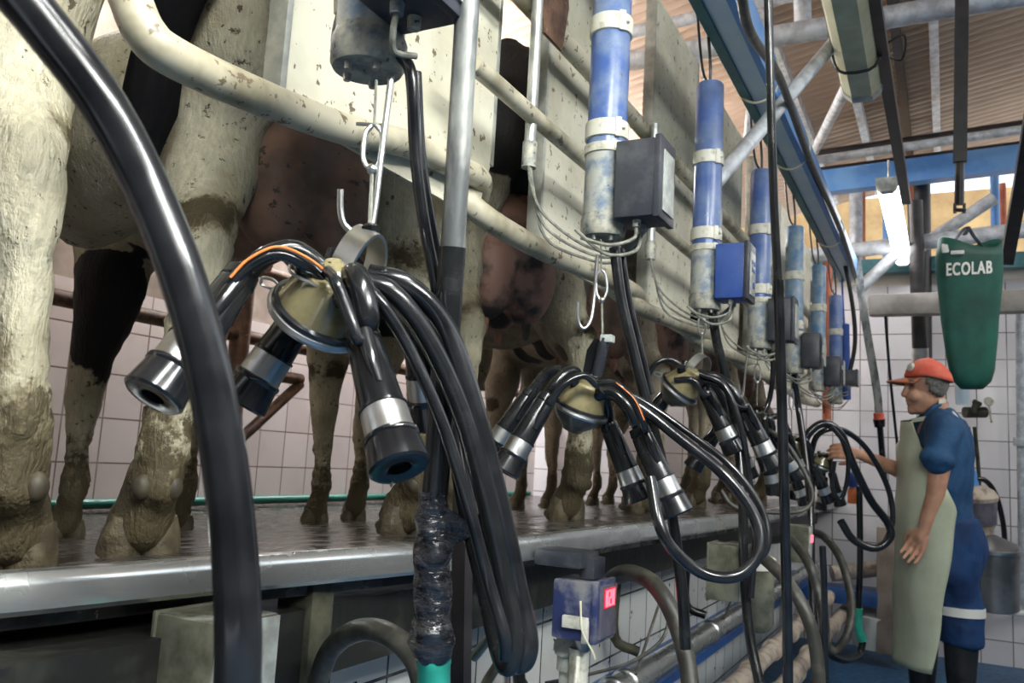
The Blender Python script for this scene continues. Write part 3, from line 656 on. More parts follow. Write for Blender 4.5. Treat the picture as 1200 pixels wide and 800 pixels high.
hose([(975, 500, 3.5), (992, 525, 3.5), (993, 560, 3.5), (985, 585, 3.5), (975, 570, 3.5), (978, 540, 3.5)], .009, 'small loop of black tube at the operator\'s fingers', 'rubber', LG)
DG = 'grey hoses arching out from below the deck'
hose([(372, 800, 1.20), (385, 765, 1.18), (405, 745, 1.14), (432, 737, 1.10), (462, 747, 1.06), (488, 775, 1.03), (500, 820, 1.0)], .0145, 'dusty grey hose arching out behind the grimy clear box nearest the camera', 'hose_grey', DG)
hose([(705, 700, 1.78), (712, 683, 1.75), (732, 671, 1.70), (758, 678, 1.64), (778, 700, 1.60), (794, 735, 1.57), (806, 780, 1.54), (812, 840, 1.5)], .0165, 'grey-brown hose arching down right of the red-lit blue meter', 'hose_grey', DG)
hose([(838, 645, 2.6), (862, 641, 2.5), (892, 652, 2.35), (925, 685, 2.25), (945, 720, 2.2), (956, 760, 2.18), (962, 830, 2.15)], .017, 'grey hose arching over behind the looping milk hose', 'hose_grey', DG)
hose([(905, 632, 3.3), (925, 632, 3.2), (945, 655, 3.0), (958, 690, 2.95), (966, 730, 2.9), (964, 765, 2.9), (955, 800, 2.9)], .017, 'arching grey hose just left of the far green tap hose', 'hose_grey', DG)
hose([(945, 622, 4.0), (965, 628, 3.9), (985, 655, 3.8), (997, 700, 3.7), (994, 740, 3.6), (978, 762, 3.6), (965, 750, 3.6)], .018, 'farthest arching grey hose, next to the apron', 'hose_grey', DG)
hose([(1007, 570, 4.5), (1008, 650, 4.5), (1006, 715, 4.5)], .016, 'straight black hose ending in the green grip', 'rubber')
tag(obj('hose_grip', MB().tube([P(1006, 712, 4.5), P(1006, 735, 4.5), P(1011, 750, 4.5)], [.022, .02, .024], 12, 4), 'green'), 'green rubber grip at the end of the straight black hose', 'grip')
hose([(1011, 752, 4.5), (1006, 768, 4.45), (988, 773, 4.3), (970, 765, 4.2), (955, 750, 4.1)], .018, 'black hose curving along the pit floor from the green grip', 'rubber')
hose([(555, 770, .95), (580, 742, .93), (592, 752, .92), (585, 775, .90), (570, 800, .88), (560, 830, .86)], .0055, 'clear wet plastic tube end beside the green fitting', 'claw_low')
# green hose along the foot of the wall
tag(obj('wall_hose', MB().tube([(-.5, 2.96, .885), (1.5, 2.96, .885), (3.0, 2.95, .885), (6.2, 2.96, .885)], .02, 10, 5), 'hose_green'), 'green hose lying along the foot of the tiled wall', 'hose')

# ================================================================== POLES
t = thing('taped_pole', 'worn grey steel pole in the middle, wrapped in black tape above a green fitting', 'pole', P(508, 800, .90))
obj('pole_tube', MB().tube([P(572, -400, .90), P(548, 0, .90), P(530, 300, .90)], .0128, 20, 0), 'galv_dirty', t)
obj('pole_sleeve', MB().tube([P(530.5, 290, .90), P(519, 450, .90), P(508, 600, .90)], .0142, 20, 4), 'rubber_worn', t)
g = MB(); pts = [P(509, 575, .90), P(508, 610, .90), P(507, 650, .90), P(507, 690, .90), P(507, 720, .90), P(507, 733, .90), P(507, 750, .90), P(508, 765, .90), P(508, 772, .90)]
g.tube(pts, [.016, .0178, .019, .0195, .0195, .0235, .0245, .022, .0185], 28, 6)
for v in g.v:   # wrinkles of the wound tape
    q = v-P(508, 700, .90); ang = math.atan2(q.dot(FW), q.dot(RT)); z = q.z
    ca_, sa_ = math.cos(ang), math.sin(ang); w = mnoise.noise(V((ca_*1.3, sa_*1.3, z*48+ca_*1.6)))*.0050+mnoise.noise(v*90)*.0012
    cx = RT*q.dot(RT)+FW*q.dot(FW); v += cx.normalized()*w
obj('tape_wrap', g, 'tape', t, ang=60)
obj('tape_tail', MB().prism([P(520, 592, .89), P(556, 615, .88), P(560, 622, .88), P(524, 645, .89)], -FW*.0015), 'tape', t, False)
obj('tape_tail', MB().strip([P(490, 655, .875), P(505, 668, .872), P(522, 662, .875), P(531, 646, .885)], UP, .004, .0012), 'tape', t)
obj('green_fitting', MB().lathe(P(508, 768, .90), P(509, 860, .90), [(0, .0185), (.1, .0185), (.12, .0175), (1, .0175)], 28), 'green', t)
tag(obj('dark_post', MB().tube([P(543, 560, .99), P(541, 700, .99), P(539, 900, .99)], .0125, 4, 0), 'dark_pipe', None, False), 'square black post standing right behind the taped pole', 'post')
t = thing('service_pole', 'thin pole before the fourth cylinder, grey above and glossy black below', 'pole', P(924, 830, 1.9))
obj('pole_tube', MB().tube([P(893, -300, 1.9), P(905, 180, 1.9), P(912, 335, 1.9)], .0095, 14, 4), 'rubber_worn', t)
obj('pole_sleeve', MB().tube([P(912, 328, 1.9), P(917, 500, 1.9), P(922, 700, 1.9), P(924, 860, 1.9)], .0115, 14, 4), 'rubber', t)
tag(obj('service_pole', MB().tube([P(964, 640, 2.6), P(966, 700, 2.6), P(968, 900, 2.6)], .010, 12, 4), 'rubber'), 'short black pole at the bottom right of the arching hoses', 'pole')
for (xa, D) in ((935, 2.6), (965, 3.4)):
    pass

# ================================================================== THINGS BELOW THE DECK
def clear_box(cx, cy, D, w, d, h, label, led):
    c = P(cx, cy, D); t = thing('sensor_box', label, 'sensor box', (c.x, c.y, c.z-h/2), 'square sensor boxes below the kerb')
    b = obj('box_cover', MB().box(c, (w, d, h), None, .006), 'clear_box', t)
    obj('box_lip', MB().box((c.x, c.y+d/2-.004, c.z), (w+.006, .006, h+.006), None, .002), 'clear_box', t)
    obj('front_window', MB().box((c.x, c.y-d/2-.001, c.z), (w*.96, .004, h*.96), None, .001), 'keypad', t)
    if led:
        obj('led_display', MB().box((c.x+w*.05, c.y-d/2-.0045, c.z+led), (w*.5, .003, h*.2)), 'red_led', t)
    return t
clear_box(248, 798, 1.02, .105, .10, .16, 'large grimy see-through sensor box below the kerb, cut by the bottom edge', .0)
clear_box(852, 669, 2.22, .10, .085, .14, 'grimy see-through sensor box with a red glow, under the looping milk hose', .015)
clear_box(936, 636, 3.35, .11, .09, .14, 'small see-through sensor box far along the kerb, with a red glow', .02)
tag(obj('concrete_block', MB().box(P(352, 778, 1.24), (.05, .065, .26), None, .004), 'moss'), 'mossy concrete block below the kerb beside the nearest sensor box', 'block')
# the navy meter with red display
c = P(681, 711, 1.62)
t = thing('milk_meter', 'muddy navy blue meter box with a glowing red display on pale pipes', 'meter', c-V((0, 0, .07)))
b = obj('meter_body', MB().box(c, (.095, .08, .108), None, .007), 'box_navy', t)
obj('meter_frame', MB().box(c+V((.002, -.044, 0)), (.102, .012, .112), None, .004), 'box_navy', t)
f = obj('display_window', MB().box(c+V((.004, -.052, 0)), (.082, .006, .096), None, .002), 'led_window', t)
def digit(mbx, o, s, segs):
    hh = .5*s; w = .3*s; k = .09*s
    S = {'a': ((0, s), (w, s)), 'b': ((w, s), (w, hh)), 'c': ((w, hh), (w, 0)), 'd': ((0, 0), (w, 0)), 'e': ((0, 0), (0, hh)), 'f': ((0, hh), (0, s)), 'g': ((0, hh), (w, hh))}
    for q in segs:
        (x0, z0), (x1, z1) = S[q]; mbx.box(V(o)+V(((x0+x1)/2, 0, (z0+z1)/2)), (abs(x1-x0)+k*1.6, .0015, abs(z1-z0)+k*1.6))
obj('led_display', MB().box(c+V((.004, -.0558, .024)), (.060, .002, .036), None, .0008), mk('dim_red_glow', (.45, .03, .05), None, .3, bs=0), t)
M['dim_red_glow'] = bpy.data.materials['dim_red_glow']
bpy.data.materials['dim_red_glow'].node_tree.nodes['Principled BSDF'].inputs['Emission Color'].default_value = (1, .03, .06, 1)
bpy.data.materials['dim_red_glow'].node_tree.nodes['Principled BSDF'].inputs['Emission Strength'].default_value = .18
g = MB(); 
for i in range(3): digit(g, c+V((-.020+i*.017, -.0575, .011)), .026, 'abcdefg' if i == 0 else ('abged' if i == 1 else 'abcdef'))
obj('display_digits', g, 'red_led', t, False)
obj('top_bracket', MB().box(c+V((0, -.02, .075)), (.06, .03, .04), None, .004).box(c+V((-.01, .03, .09)), (.09, .10, .03), None, .008), 'box_black', t)
obj('side_clip', MB().box(c+V((-.05, -.01, -.02)), (.012, .05, .022), None, .002).box(c+V((-.05, -.03, -.035)), (.010, .012, .04), None, .002), 'strap', t)
obj('zip_tie', MB().tube([c+V((-.055, -.02, .02)), c+V((-.065, -.03, -.03)), c+V((-.05, -.045, -.065)), c+V((-.045, -.05, -.08))], .002, 6, 5), 'cream_tube', t)
obj('outlet_nut', MB().lathe(c+V((-.005, -.01, -.056)), c+V((-.005, -.01, -.078)), [(0, .018), (.4, .016), (1, .011)], 10), 'milkcan', t)
g = MB().tube([c+V((0, 0, -.075)), c+V((0, .0, -.18)), c+V((0, .0, -.4))], .0185, 16, 3)
obj('pale_pipe', g, 'strap', t)
g = MB().tube([c+V((.035, .03, -.4)), c+V((.035, .03, -.13)), c+V((.030, .03, -.09)), c+V((.005, .035, -.075))], .022, 16, 6)
g.lathe(c+V((.035, .03, -.125)), c+V((.035, .03, -.10)), [(0, .028), (1, .028)], 18)
obj('pale_elbow', g, 'strap', t)
obj('thin_tube', MB().tube([c+V((-.03, -.01, -.085)), c+V((-.06, -.02, -.13)), c+V((-.10, -.03, -.20)), c+V((-.16, -.03, -.3))], .005, 8, 6), 'strap', t)
# milk line
t = thing('milk_line', 'stainless milk pipe running along the foot of the pit wall', 'pipe', (3, .80, .55))
ya = .80; 
def line_z(px, py, y): return PY(px, py, y)
a = PY(700, 812, .80); b = PY(905, 700, .80)
dz = a.lerp(b, .5).z
obj('pipe_run', MB().tube([(.9, .80, dz), (6.2, .80, dz)], .037, 24, 0), 'stainless', t)
for x in (2.25, 2.36, 3.3, 4.1, 5.0): obj('pipe_clamp', MB().lathe((x-.012, .80, dz), (x+.012, .80, dz), [(0, .037), (.2, .043), (.5, .045), (.8, .043), (1, .037)], 24), 'steel', t)
c1 = PY(900, 745, .62)
struct('trim_4', MB().box((3.6, .885, .475), (5.6, .17, .03)), 'ledge')
t = thing('drain_pipe', 'upper stained cream plastic pipe below the blue ledge', 'pipe', (4, .66, .42), 'stained pipes below the ledge')
obj('pipe_run', MB().tube([(1.8, .66, .42), (6.2, .66, .42)], .034, 18, 0), 'clay', t)
for i in range(9): obj('pipe_socket', MB().lathe((2.0+i*.45, .66, .42), (2.06+i*.45, .66, .42), [(0, .034), (.1, .043), (.9, .043), (1, .034)], 18), 'clay', t)
t = thing('drain_pipe', 'lower stained cream plastic pipe, nearest the pit floor', 'pipe', (4, .60, .30), 'stained pipes below the ledge')
obj('pipe_run', MB().tube([(1.8, .60, .30), (6.2, .60, .30)], .036, 18, 0), 'clay', t)
for i in range(9): obj('pipe_socket', MB().lathe((2.2+i*.45, .60, .30), (2.26+i*.45, .60, .30), [(0, .036), (.1, .046), (.9, .046), (1, .036)], 18), 'clay', t)
# brackets under deck, pale pipes behind
for i, x in enumerate((1.18, 1.95, 2.62, 3.45, 4.3)):
    lab = ['behind the taped pole', 'between the blue meter and the clear box', 'right of the clear box with the red glow', 'beyond the dark thin pole', 'farthest along the pit wall'][i]
    tag(obj('down_pipe', MB().tube([(x, .93, .80), (x, .93, .62), (x+.03, .86, dz+.03)], .016, 10, 4), 'rubber_worn' if i % 2 else 'moss'), 'grimy short pipe, '+lab, 'pipe', 'short pipes under the deck')
t = thing('pale_vessel', 'pale grimy upright tube hanging under the kerb right of the clear box', 'tube', P(890, 700, 2.5))
obj('vessel_body', MB().lathe(P(889, 660, 2.5), P(888, 738, 2.5), [(0, .04), (.05, .045), (.9, .045), (1, .03)], 20), 'clear_box', t)
obj('vessel_cap', MB().lathe(P(889, 650, 2.5), P(889, 664, 2.5), [(0, .03), (.3, .05), (1, .05)], 20), 'strap', t)
for i, (pts, lab) in enumerate(([[(848, 725, 2.5), (862, 690, 2.6), (870, 655, 2.7)], 'thin cable curving up the tiles right of the clear box'],
                               [[(640, 800, 1.7), (690, 790, 1.8), (740, 775, 1.9), (775, 750, 2.0), (785, 720, 2.05)], 'thin cable curving along the tiles above the milk pipe'],
                               [[(745, 790, 1.9), (765, 730, 2.0), (778, 690, 2.1)], 'straight thin cable on the tiles behind the arching hose'])):
    tag(obj('cable', MB().tube([P(*p) for p in pts], .004, 6, 6), 'hose_grey'), lab, 'cable')

# ================================================================== RAILS BEHIND THE COWS
def rusty(name, pts, r, label):
    return tag(obj(name, MB().tube(pts, r, 12, 0), 'rust'), label, 'rail', 'rusty brown rails before the tiled wall')
rusty('stall_rail', [(-1, 2.78, 1.93), (6.2, 2.78, 1.93)], .028, 'upper rusty rail before the tiled wall')
rusty('stall_rail', [(-1, 2.78, 1.62), (6.2, 2.78, 1.62)], .030, 'middle rusty rail before the tiled wall')
for i, x in enumerate((2.78, 4.55)):
    w = ('left of the nearest cluster\'s big cup', 'behind the second cluster')[i]
    t = thing('stall_post', 'rusty brown post with braces, seen '+w, 'post', (x, 2.78, .86), 'rusty stall posts')
    obj('post_tube', MB().tube([(x, 2.78, .86), (x, 2.78, 2.0)], .045, 14, 0), 'rust', t)
    obj('brace', MB().tube([(x, 2.78, 1.12), (x+.42, 2.78, 1.45)], .025, 12, 0), 'rust', t)
    obj('brace', MB().tube([(x, 2.78, 1.47), (x+.42, 2.78, 1.47)], .028, 12, 0), 'rust', t)

# ================================================================== COWS
def coat_mat(name, white, shade, dirt):
    m, nt, b = new_mat(name); at = nd(nt, 'ShaderNodeAttribute'); at.attribute_name = 'coat'
    sp = nd(nt, 'ShaderNodeSeparateColor'); nt.links.new(at.outputs['Color'], sp.inputs[0])
    v = coords(nt); hv = coords(nt, (1, 1, .22)); n1 = noise(nt, v, 7, 5, .65); n2 = noise(nt, hv, 130, 3, .6); n3 = noise(nt, v, 38, 4, .7)
    n4 = noise(nt, v, 20, 4, .75)
    c = mixc(nt, ramp(nt, n1, .40, .62), white, shade)
    nb = noise(nt, v, 3.2, 5, .7); c = mixc(nt, ramp(nt, nb, .50, .72), c, tuple(.38*x for x in shade))
    c = mixc(nt, ramp(nt, n2, .3, .75), c, tuple(.62*x for x in white))
    c = mixc(nt, ramp(nt, n3, .61, .66), c, (.08, .065, .04))          # splashes of mud
    # muddy feet and darker hocks: mask G + noise
    ad = nd(nt, 'ShaderNodeMath', operation='ADD'); nt.links.new(sp.outputs['Green'], ad.inputs[0]); nt.links.new(n4, ad.inputs[1])
    c = mixc(nt, ramp(nt, ad.outputs[0], .80, 1.35), c, dirt)
    ad3 = nd(nt, 'ShaderNodeMath', operation='ADD'); nt.links.new(sp.outputs['Green'], ad3.inputs[0]); nt.links.new(n3, ad3.inputs[1])
    c = mixc(nt, ramp(nt, ad3.outputs[0], .92, 1.22), c, (.07, .056, .03))
    ad2 = nd(nt, 'ShaderNodeMath', operation='MULTIPLY_ADD'); ad2.inputs[1].default_value = .25; nt.links.new(n3, ad2.inputs[0]); nt.links.new(sp.outputs['Red'], ad2.inputs[2])
    c = mixc(nt, ramp(nt, ad2.outputs[0], .60, .66), c, (.012, .011, .012))
    nt.links.new(c, b.inputs['Base Color']); b.inputs['Roughness'].default_value = .62; b.inputs['Specular IOR Level'].default_value = .3
    h = mixc(nt, .6, n2, n4); bump(nt, b, h, .8, .016)
    return m
M['coat'] = coat_mat('white_cow_coat', (.56, .52, .38), (.40, .35, .23), (.14, .115, .065))
M['coat_b'] = coat_mat('dusky_cow_coat', (.44, .38, .28), (.27, .21, .14), (.12, .09, .055))

def cow(k, HL, HR, FL, FR, label, mat='coat', black=(), udm='udder', seed=0, darklegs=False, scale=1.0, voxel=.017):
    """HL.. = ground points (x, y) of the four feet"""
    f3 = lambda p: V((p[0], p[1], floor_z(p[1])))
    hl, hr, fl, fr = map(f3, (HL, HR, FL, FR))
    hc = (hl+hr)/2; fc = (fl+fr)/2; h = V((fc.x-hc.x, fc.y-hc.y, 0)).normalized(); l = V((-h.y, h.x, 0)); z = V((0, 0, 1))
    base = V((hc.x, hc.y, hc.z)); t = thing('cow', label, 'cow', base, 'cows standing on the deck')
    zf = hc.z; zq = fc.z
    g = MB(); 
    # hind legs
    for p, s in ((hl, 1), (hr, -1)):
        top = hc+l*s*.17
        def Q(a, f, zz): q = p.lerp(V((top.x, top.y, p.z)), a); return V((q.x, q.y, p.z+zz))+h*f
        g.limb([Q(1, .12, 1.12), Q(.95, .15, .92), Q(.80, .14, .74), Q(.55, .06, .60), Q(.33, -.035, .50), Q(.25, -.04, .40), Q(.14, -.035, .28), Q(.05, -.03, .155), Q(0, 0.0, .085), Q(0, .03, .05)],
               [.17, .150, .110, .070, .050, .039, .036, .043, .042, .050])
        g.ball(Q(.33, -.062, .52), (.027, .027, .045)); g.ball(Q(.95, .07, .98), (.13, .13, .22)); g.ball(Q(.75, .14, .72), (.095, .09, .14))
        g.ball(Q(.02, -.045, .105), (.034, .026, .024)); g.ball(Q(0, .028, .035), (.058, .055, .04))
        g.limb([Q(.30, -.055, .47), Q(.10, -.055, .17)], [.020, .022])
    # front legs
    for p, s in ((fl, 1), (fr, -1)):
        top = fc+l*s*.13
        def Q(a, f, zz): q = p.lerp(V((top.x, top.y, p.z)), a); return V((q.x, q.y, p.z+zz))+h*f
        g.limb([Q(1, -.02, .95), Q(.7, -.08, .72), Q(.35, -.02, .52), Q(.1, .0, .40), Q(.08, 0, .35), Q(0, -.01, .24), Q(0, -.02, .14), Q(0, .0, .08), Q(0, .03, .045)],
               [.13, .10, .064, .050, .048, .033, .041, .038, .047])
        g.ball(Q(0, .035, .03), (.05, .046, .032))
    # trunk
    rz = zf+1.02
    A = hc+h*(-.02); tr = []
    L = (V((fc.x, fc.y, 0))-V((hc.x, hc.y, 0))).length
    pts = [A+z*1.16, hc+h*.18+z*1.12, hc+h*.42+z*1.02, hc+h*(L*.6)+z*.98, hc+h*L+z*1.0, hc+h*(L+.15)+z*1.05]
    rr = [.15, .25, .30, .325, .29, .20]
    for i in range(len(pts)-1):
        for q in range(4):
            u = q/4; c = pts[i].lerp(pts[i+1], u); r = rr[i]+(rr[i+1]-rr[i])*u
            rot = Matrix((h, l, z)).transposed()
            g.ball(c, (.24, r*.92 if r < .32 else .30, r*1.06), rot, 20, 12)
    g.ball(hc-h*.04+z*1.12+l*.12, (.11, .10, .20)); g.ball(hc-h*.04+z*1.12-l*.12, (.11, .10, .20))
    g.ball(hc+h*.05+z*1.35+l*.2, (.10, .08, .06)); g.ball(hc+h*.05+z*1.35-l*.2, (.10, .08, .06))
    if k == 1:
        for q in (-.12, 0, .12, .24): g.ball(P(138, 165, 1.92)+h*q, (.17, .15, .21), Matrix((h, l, z)).transposed(), 20, 12)
    # neck, head
    n0 = hc+h*(L+.12)+z*1.18; n1_ = hc+h*(L+.33)+z*1.42; hd = hc+h*(L+.50)+z*1.46
    ymax = 2.92; 
    sh = max(0, hd.y+.12-ymax)
    n1_ = n1_-V((0, sh*.7, 0)); hd = hd-V((0, sh, 0)); mz = hd+V((h.x*.10, min(h.y*.10, .05), -.30))
    g.limb([n0, n1_, hd], [.20, .135, .11]); g.limb([hd, mz], [.11, .072])
    for s in (1, -1):
        g.limb([hd+l*s*.09+z*.03, hd+l*s*.22+z*.02], [.03, .045])
    o = union('body', g, voxel, mat, t, 5)
    me = o.data; nv = len(me.vertices); co = np.zeros(nv*3); me.vertices.foreach_get('co', co); co = co.reshape(-1, 3)+np.array(base)
    # small lumps: muscle, tendon, mud
    colr = np.zeros((nv, 4)); colr[:, 3] = 1; nor = np.zeros(nv*3); me.vertices.foreach_get('normal', nor); nor = nor.reshape(-1, 3)
    rel = co-np.array(base); hh = rel@np.array(h); ll = rel@np.array(l)
    for i in range(nv):
        zl = co[i, 2]-floor_z(co[i, 1]); v = V(co[i]); sd = V((seed*3.1, seed*1.7, 0))
        lump = mnoise.noise(v*22+sd)*.006+(mnoise.noise(v*70+sd)*.006 if zl < .4 else 0)+mnoise.noise(v*8)*.006
        co[i] += nor[i]*lump
        zl = max(zl, 0)
        gm = max(0, .62-zl*1.35)+.1*(zl < .3)
        bk = 0
        for (bh, bl, bz, rx) in black:
            d = math.sqrt((hh[i]-bh)**2+(ll[i]-bl)**2+(zl-bz)**2)/rx; d += mnoise.noise(v*6+sd)*.35
            bk = max(bk, 1 if d < .9 else (0 if d > 1.1 else (1.1-d)/.2))
        gm += .42*math.exp(-((zl-.56)/.06)**2)*(1+mnoise.noise(v*9+sd)*1.5)+.10*mnoise.noise(v*5+sd*2)
        colr[i] = (bk*.62, max(0, min(gm, 1)), 0, 1)
    co -= np.array(base); me.vertices.foreach_set('co', co.reshape(-1))
    ca = me.color_attributes.new('coat', 'FLOAT_COLOR', 'POINT'); ca.data.foreach_set('color', colr.reshape(-1)); me.update()
    # hooves: two claws and the dewclaws of each foot
    for p, w in ((hl, 1.0), (hr, 1.0), (fl, .85), (fr, .85)):
        m = MB()
        for s in (-1, 1):
            c = p+h*.025+l*s*.030*w
            m.lathe(c, c+z*.062*w-h*.014, [(0, .033*w), (.15, .034*w), (.6, .029*w), (1, .020*w)], 14)
            m.ball(c+h*.018+z*.014, (.034*w, .026*w, .016*w), Matrix((h, l, z)).transposed())
        obj('hoof', m, 'hoof', t)
        if w == 1.0 and k < 4:
            for s in (-1, 1): obj('dewclaw', MB().ball(p-h*.044+l*s*.022+z*.108, (.015, .016, .020), Matrix((h, l, z)).transposed()), 'dewclaw', t)
    # udder hanging between the hind legs
    uc = hc+h*.17+z*.72
    rot = Matrix((h, l, z)).transposed(); m = MB()
    for a, bq in ((-1, -1), (-1, 1), (1, -1), (1, 1)): m.ball(uc+h*a*.07+l*bq*.065-z*.02, (.10, .085, .145), rot)
    m.ball(uc+z*.10, (.19, .155, .16), rot)
    u = union('udder', m, .012, udm, t, 6)
    for a, bq in ((-1, -1), (-1, 1), (1, -1), (1, 1)):
        c = uc+h*a*.075+l*bq*.07-z*.155
        obj('teat', MB().lathe(c+z*.03, c-z*.052, [(0, .02), (.4, .015), (.8, .0115), (.95, .009), (1, .004)], 12), 'teat' if (a+bq+k) % 4 else 'teat_dark', u)
    # tail
    t0 = hc-h*.12+z*1.26; sw = .10 if k % 2 else .16
    if k == 1:
        tp = [t0, hc-h*.16+z*1.22+l*.12, hc-h*.10+z*1.05+l*.27, hc-h*.04+z*.90+l*.33, hc+z*.74+l*.34, hc+z*.60+l*.34]
        o = obj('tail', MB().tube(tp, [.035, .034, .036, .042, .048, .012], 12, 6), 'tailblack', t)
    else:
        tp = [t0, hc-h*.17+z*1.1+l*.02, hc-h*.15+z*.9+l*.03, hc-h*.13+z*.72+l*.02]
        obj('tail', MB().tube(tp, [.035, .028, .022, .012], 12, 6), 'tailblack' if k in (2, 4) else 'hair', t)
    return t
cow(0, (.12, 1.16), (.70, 1.06), (.90, 2.25), (1.28, 2.15), 'white cow at the far left edge, only its spotted leg showing before the big hose', 'coat', [(-.1, .3, 1.3, .25), (1.0, 0, 1.1, .4)], seed=1)
cow(1, (.97, 1.13), (1.56, 1.02), (1.60, 2.17), (2.02, 2.20), 'white cow with muddy legs and brown udder behind the nearest cluster', 'coat', [(1.0, .18, .60, .20), (-.2, -.05, 1.28, .20), (.95, -.15, 1.2, .3)], 'udder', seed=2)
cow(2, (1.83, 1.10), (2.34, .98), (2.60, 2.12), (2.88, 2.15), 'cow with a black rump and pink-and-black udder behind the second cluster', 'coat', [(-.15, .05, 1.28, .42), (.8, 0, 1.1, .5), (.85, -.12, .55, .18)], 'udder_pink', seed=3)
cow(3, (2.62, 1.10), (3.12, 1.00), (3.30, 2.15), (3.62, 2.15), 'brownish cow whose legs show behind the third cluster', 'coat_b', [(.5, .1, 1.2, .4)], 'udder', seed=4)
cow(4, (3.38, 1.12), (3.86, 1.00), (4.05, 2.15), (4.38, 2.15), 'dusky cow behind the dark thin pole', 'coat_b', [(-.1, .1, 1.2, .35), (.8, 0, 1.1, .4)], 'udder_pink', seed=5, voxel=.022)
cow(5, (4.12, 1.12), (4.60, 1.00), (4.80, 2.15), (5.12, 2.15), 'cow behind the looped hoses, last but one in the row', 'coat_b', [(.4, .1, 1.2, .4)], 'udder', seed=6, voxel=.024)
cow(6, (4.86, 1.12), (5.34, 1.00), (5.55, 2.15), (5.86, 2.15), 'last cow of the row, hidden behind hoses beside the operator', 'coat_b', [(-.1, .1, 1.2, .35)], 'udder', seed=7, voxel=.026)

# ================================================================== ROOF STRUCTURE
# blue beam over the cylinders
t = thing('overhead_beam', 'pale blue steel beam running away above the row of blue cylinders', 'beam', (4.1, .50, 2.34))
obj('web', MB().box((3.5, .520, 2.395), (4.0, .06, .09)), 'bluebeam', t, False)
obj('flange', MB().box((3.5, .565, 2.40), (4.0, .028, .12)), 'teal_and_shade', t, False)  # left side of the beam, its shade painted as dark teal
obj('flange', MB().box((3.5, .48, 2.40), (4.0, .02, .12)), 'bluebeam2', t, False)
for i, (x, y, D) in enumerate(((845, 12, 2.05), (905, 112, 2.7), (930, 180, 3.3), (966, 270, 4.4))):
    c = P(x, y, D)
    tag(obj('cable_tie', MB().tube([V((c.x, .525+.07*math.cos(a), 2.40+.085*math.sin(a))) for a in [q*2*math.pi/10 for q in range(10)]], .004, 6, 3, closed=True), 'cream_tube'),
        'white plastic tie looped round the pale blue beam, '+('first from the top of the photo', 'second from the top of the photo', 'third, near the rounded grey box', 'fourth, farthest along')[i], 'cable tie', 'white ties round the blue beam')
# cables sagging along the beam
hose([(866, -20, 1.75), (880, 40, 2.0), (915, 95, 2.5), (950, 190, 3.3), (985, 270, 4.2), (1004, 330, 5.2)], .012, 'thick grey-green cable running along beside the pale blue beam', 'hose_grey', name='cable')
hose([(985, 285, 4.9), (998, 350, 4.9), (1002, 400, 4.9), (995, 440, 4.9)], .012, 'black cable curving down beyond the last cylinder', 'black_wire', name='cable')
def gpipe(p, q, r, label, mat='galv', name='truss_pipe'):
    return tag(obj(name, MB().tube([p, q], r, 16, 0), mat), label, 'pipe')
XA = 3.75
gpipe(PX(640, 88, XA), PX(1290, -22, XA), .048, 'thick galvanised pipe crossing under the roof at the top of the photo')
gpipe(PX(720, 42, XA+.25), PX(1000, -22, XA+.25), .032, 'thinner galvanised pipe just above the thick one')
gpipe(P(838, 214, 2.46), P(984, 42, 3.0), .023, 'galvanised diagonal brace from the thick pipe towards the thin pole')
gpipe(PX(948, 190, 5.7), PX(1012, 62, XA), .028, 'short thin diagonal brace left of the nearer lamp')
gpipe(PX(799, 175, XA), PX(818, 50, XA), .021, 'upright pale pipe between the second and third cylinders', 'galv')
gpipe(PX(874, 180, XA+.3), PX(880, 118, XA+.3), .02, 'short upright pale pipe right of the third cylinder', 'galv')
gpipe(PX(940, -12, XA+.2), PX(941, 30, XA+.2), .04, 'stub of pipe standing on the thick galvanised pipe')
gpipe(PX(930, 302, 5.9), PX(1600, 221, 5.9), .05, 'thick grey pipe crossing behind the lit lamp')
gpipe(PX(1003, 342, 5.9), PX(1058, 290, 5.9), .038, 'diagonal grey brace below the lit lamp')
gpipe(PX(1080, 288, 6.0), PX(1165, 232, 6.0), .04, 'pale grey diagonal brace above the green bag')
gpipe(PX(940, 184, 6.2), PX(1500, 103, 6.2), .035, 'upper dark blue pipe at the roof edge', 'dark_pipe')
gpipe(PX(940, 190, 5.7), PX(1500, 107, 5.7), .028, 'lower blue-grey pipe at the roof edge', 'galv')
gpipe(PX(940, 202, 6.6), PX(1500, 129, 6.6), .022, 'thin dark conduit below the roof edge pipes', 'dark_pipe')
a = PX(940, 218, 6.1); b = PX(1620, 132, 6.1)
d = (b-a).normalized()
zb_ = (a.z+b.z)/2
tag(obj('overhead_beam', MB().box(((a+b)/2), (.1, (b-a).length, .16), Matrix.Rotation(math.atan2(d.z, -d.y)*-1, 3, 'X')), 'bluebeam2', None, False), 'bright blue beam crossing the opening above the green bag', 'beam')
tag(obj('overhead_beam', MB().box((XW-.1, .2, 2.62), (.10, 6.0, .10)), 'teal_and_shade', None, False), 'dark teal beam lying on top of the far wall', 'beam')
a = PX(1018, 369, 5.7); b = PX(1600, 329, 5.7)
tag(obj('box_rail', MB().box((5.7, (a.y+b.y)/2-.1, (a.z+b.z)/2), (.1, abs(a.y-b.y)+.2, .135), None, .02), 'grey_band'), 'wide pale grey box rail crossing behind the green bag', 'rail')
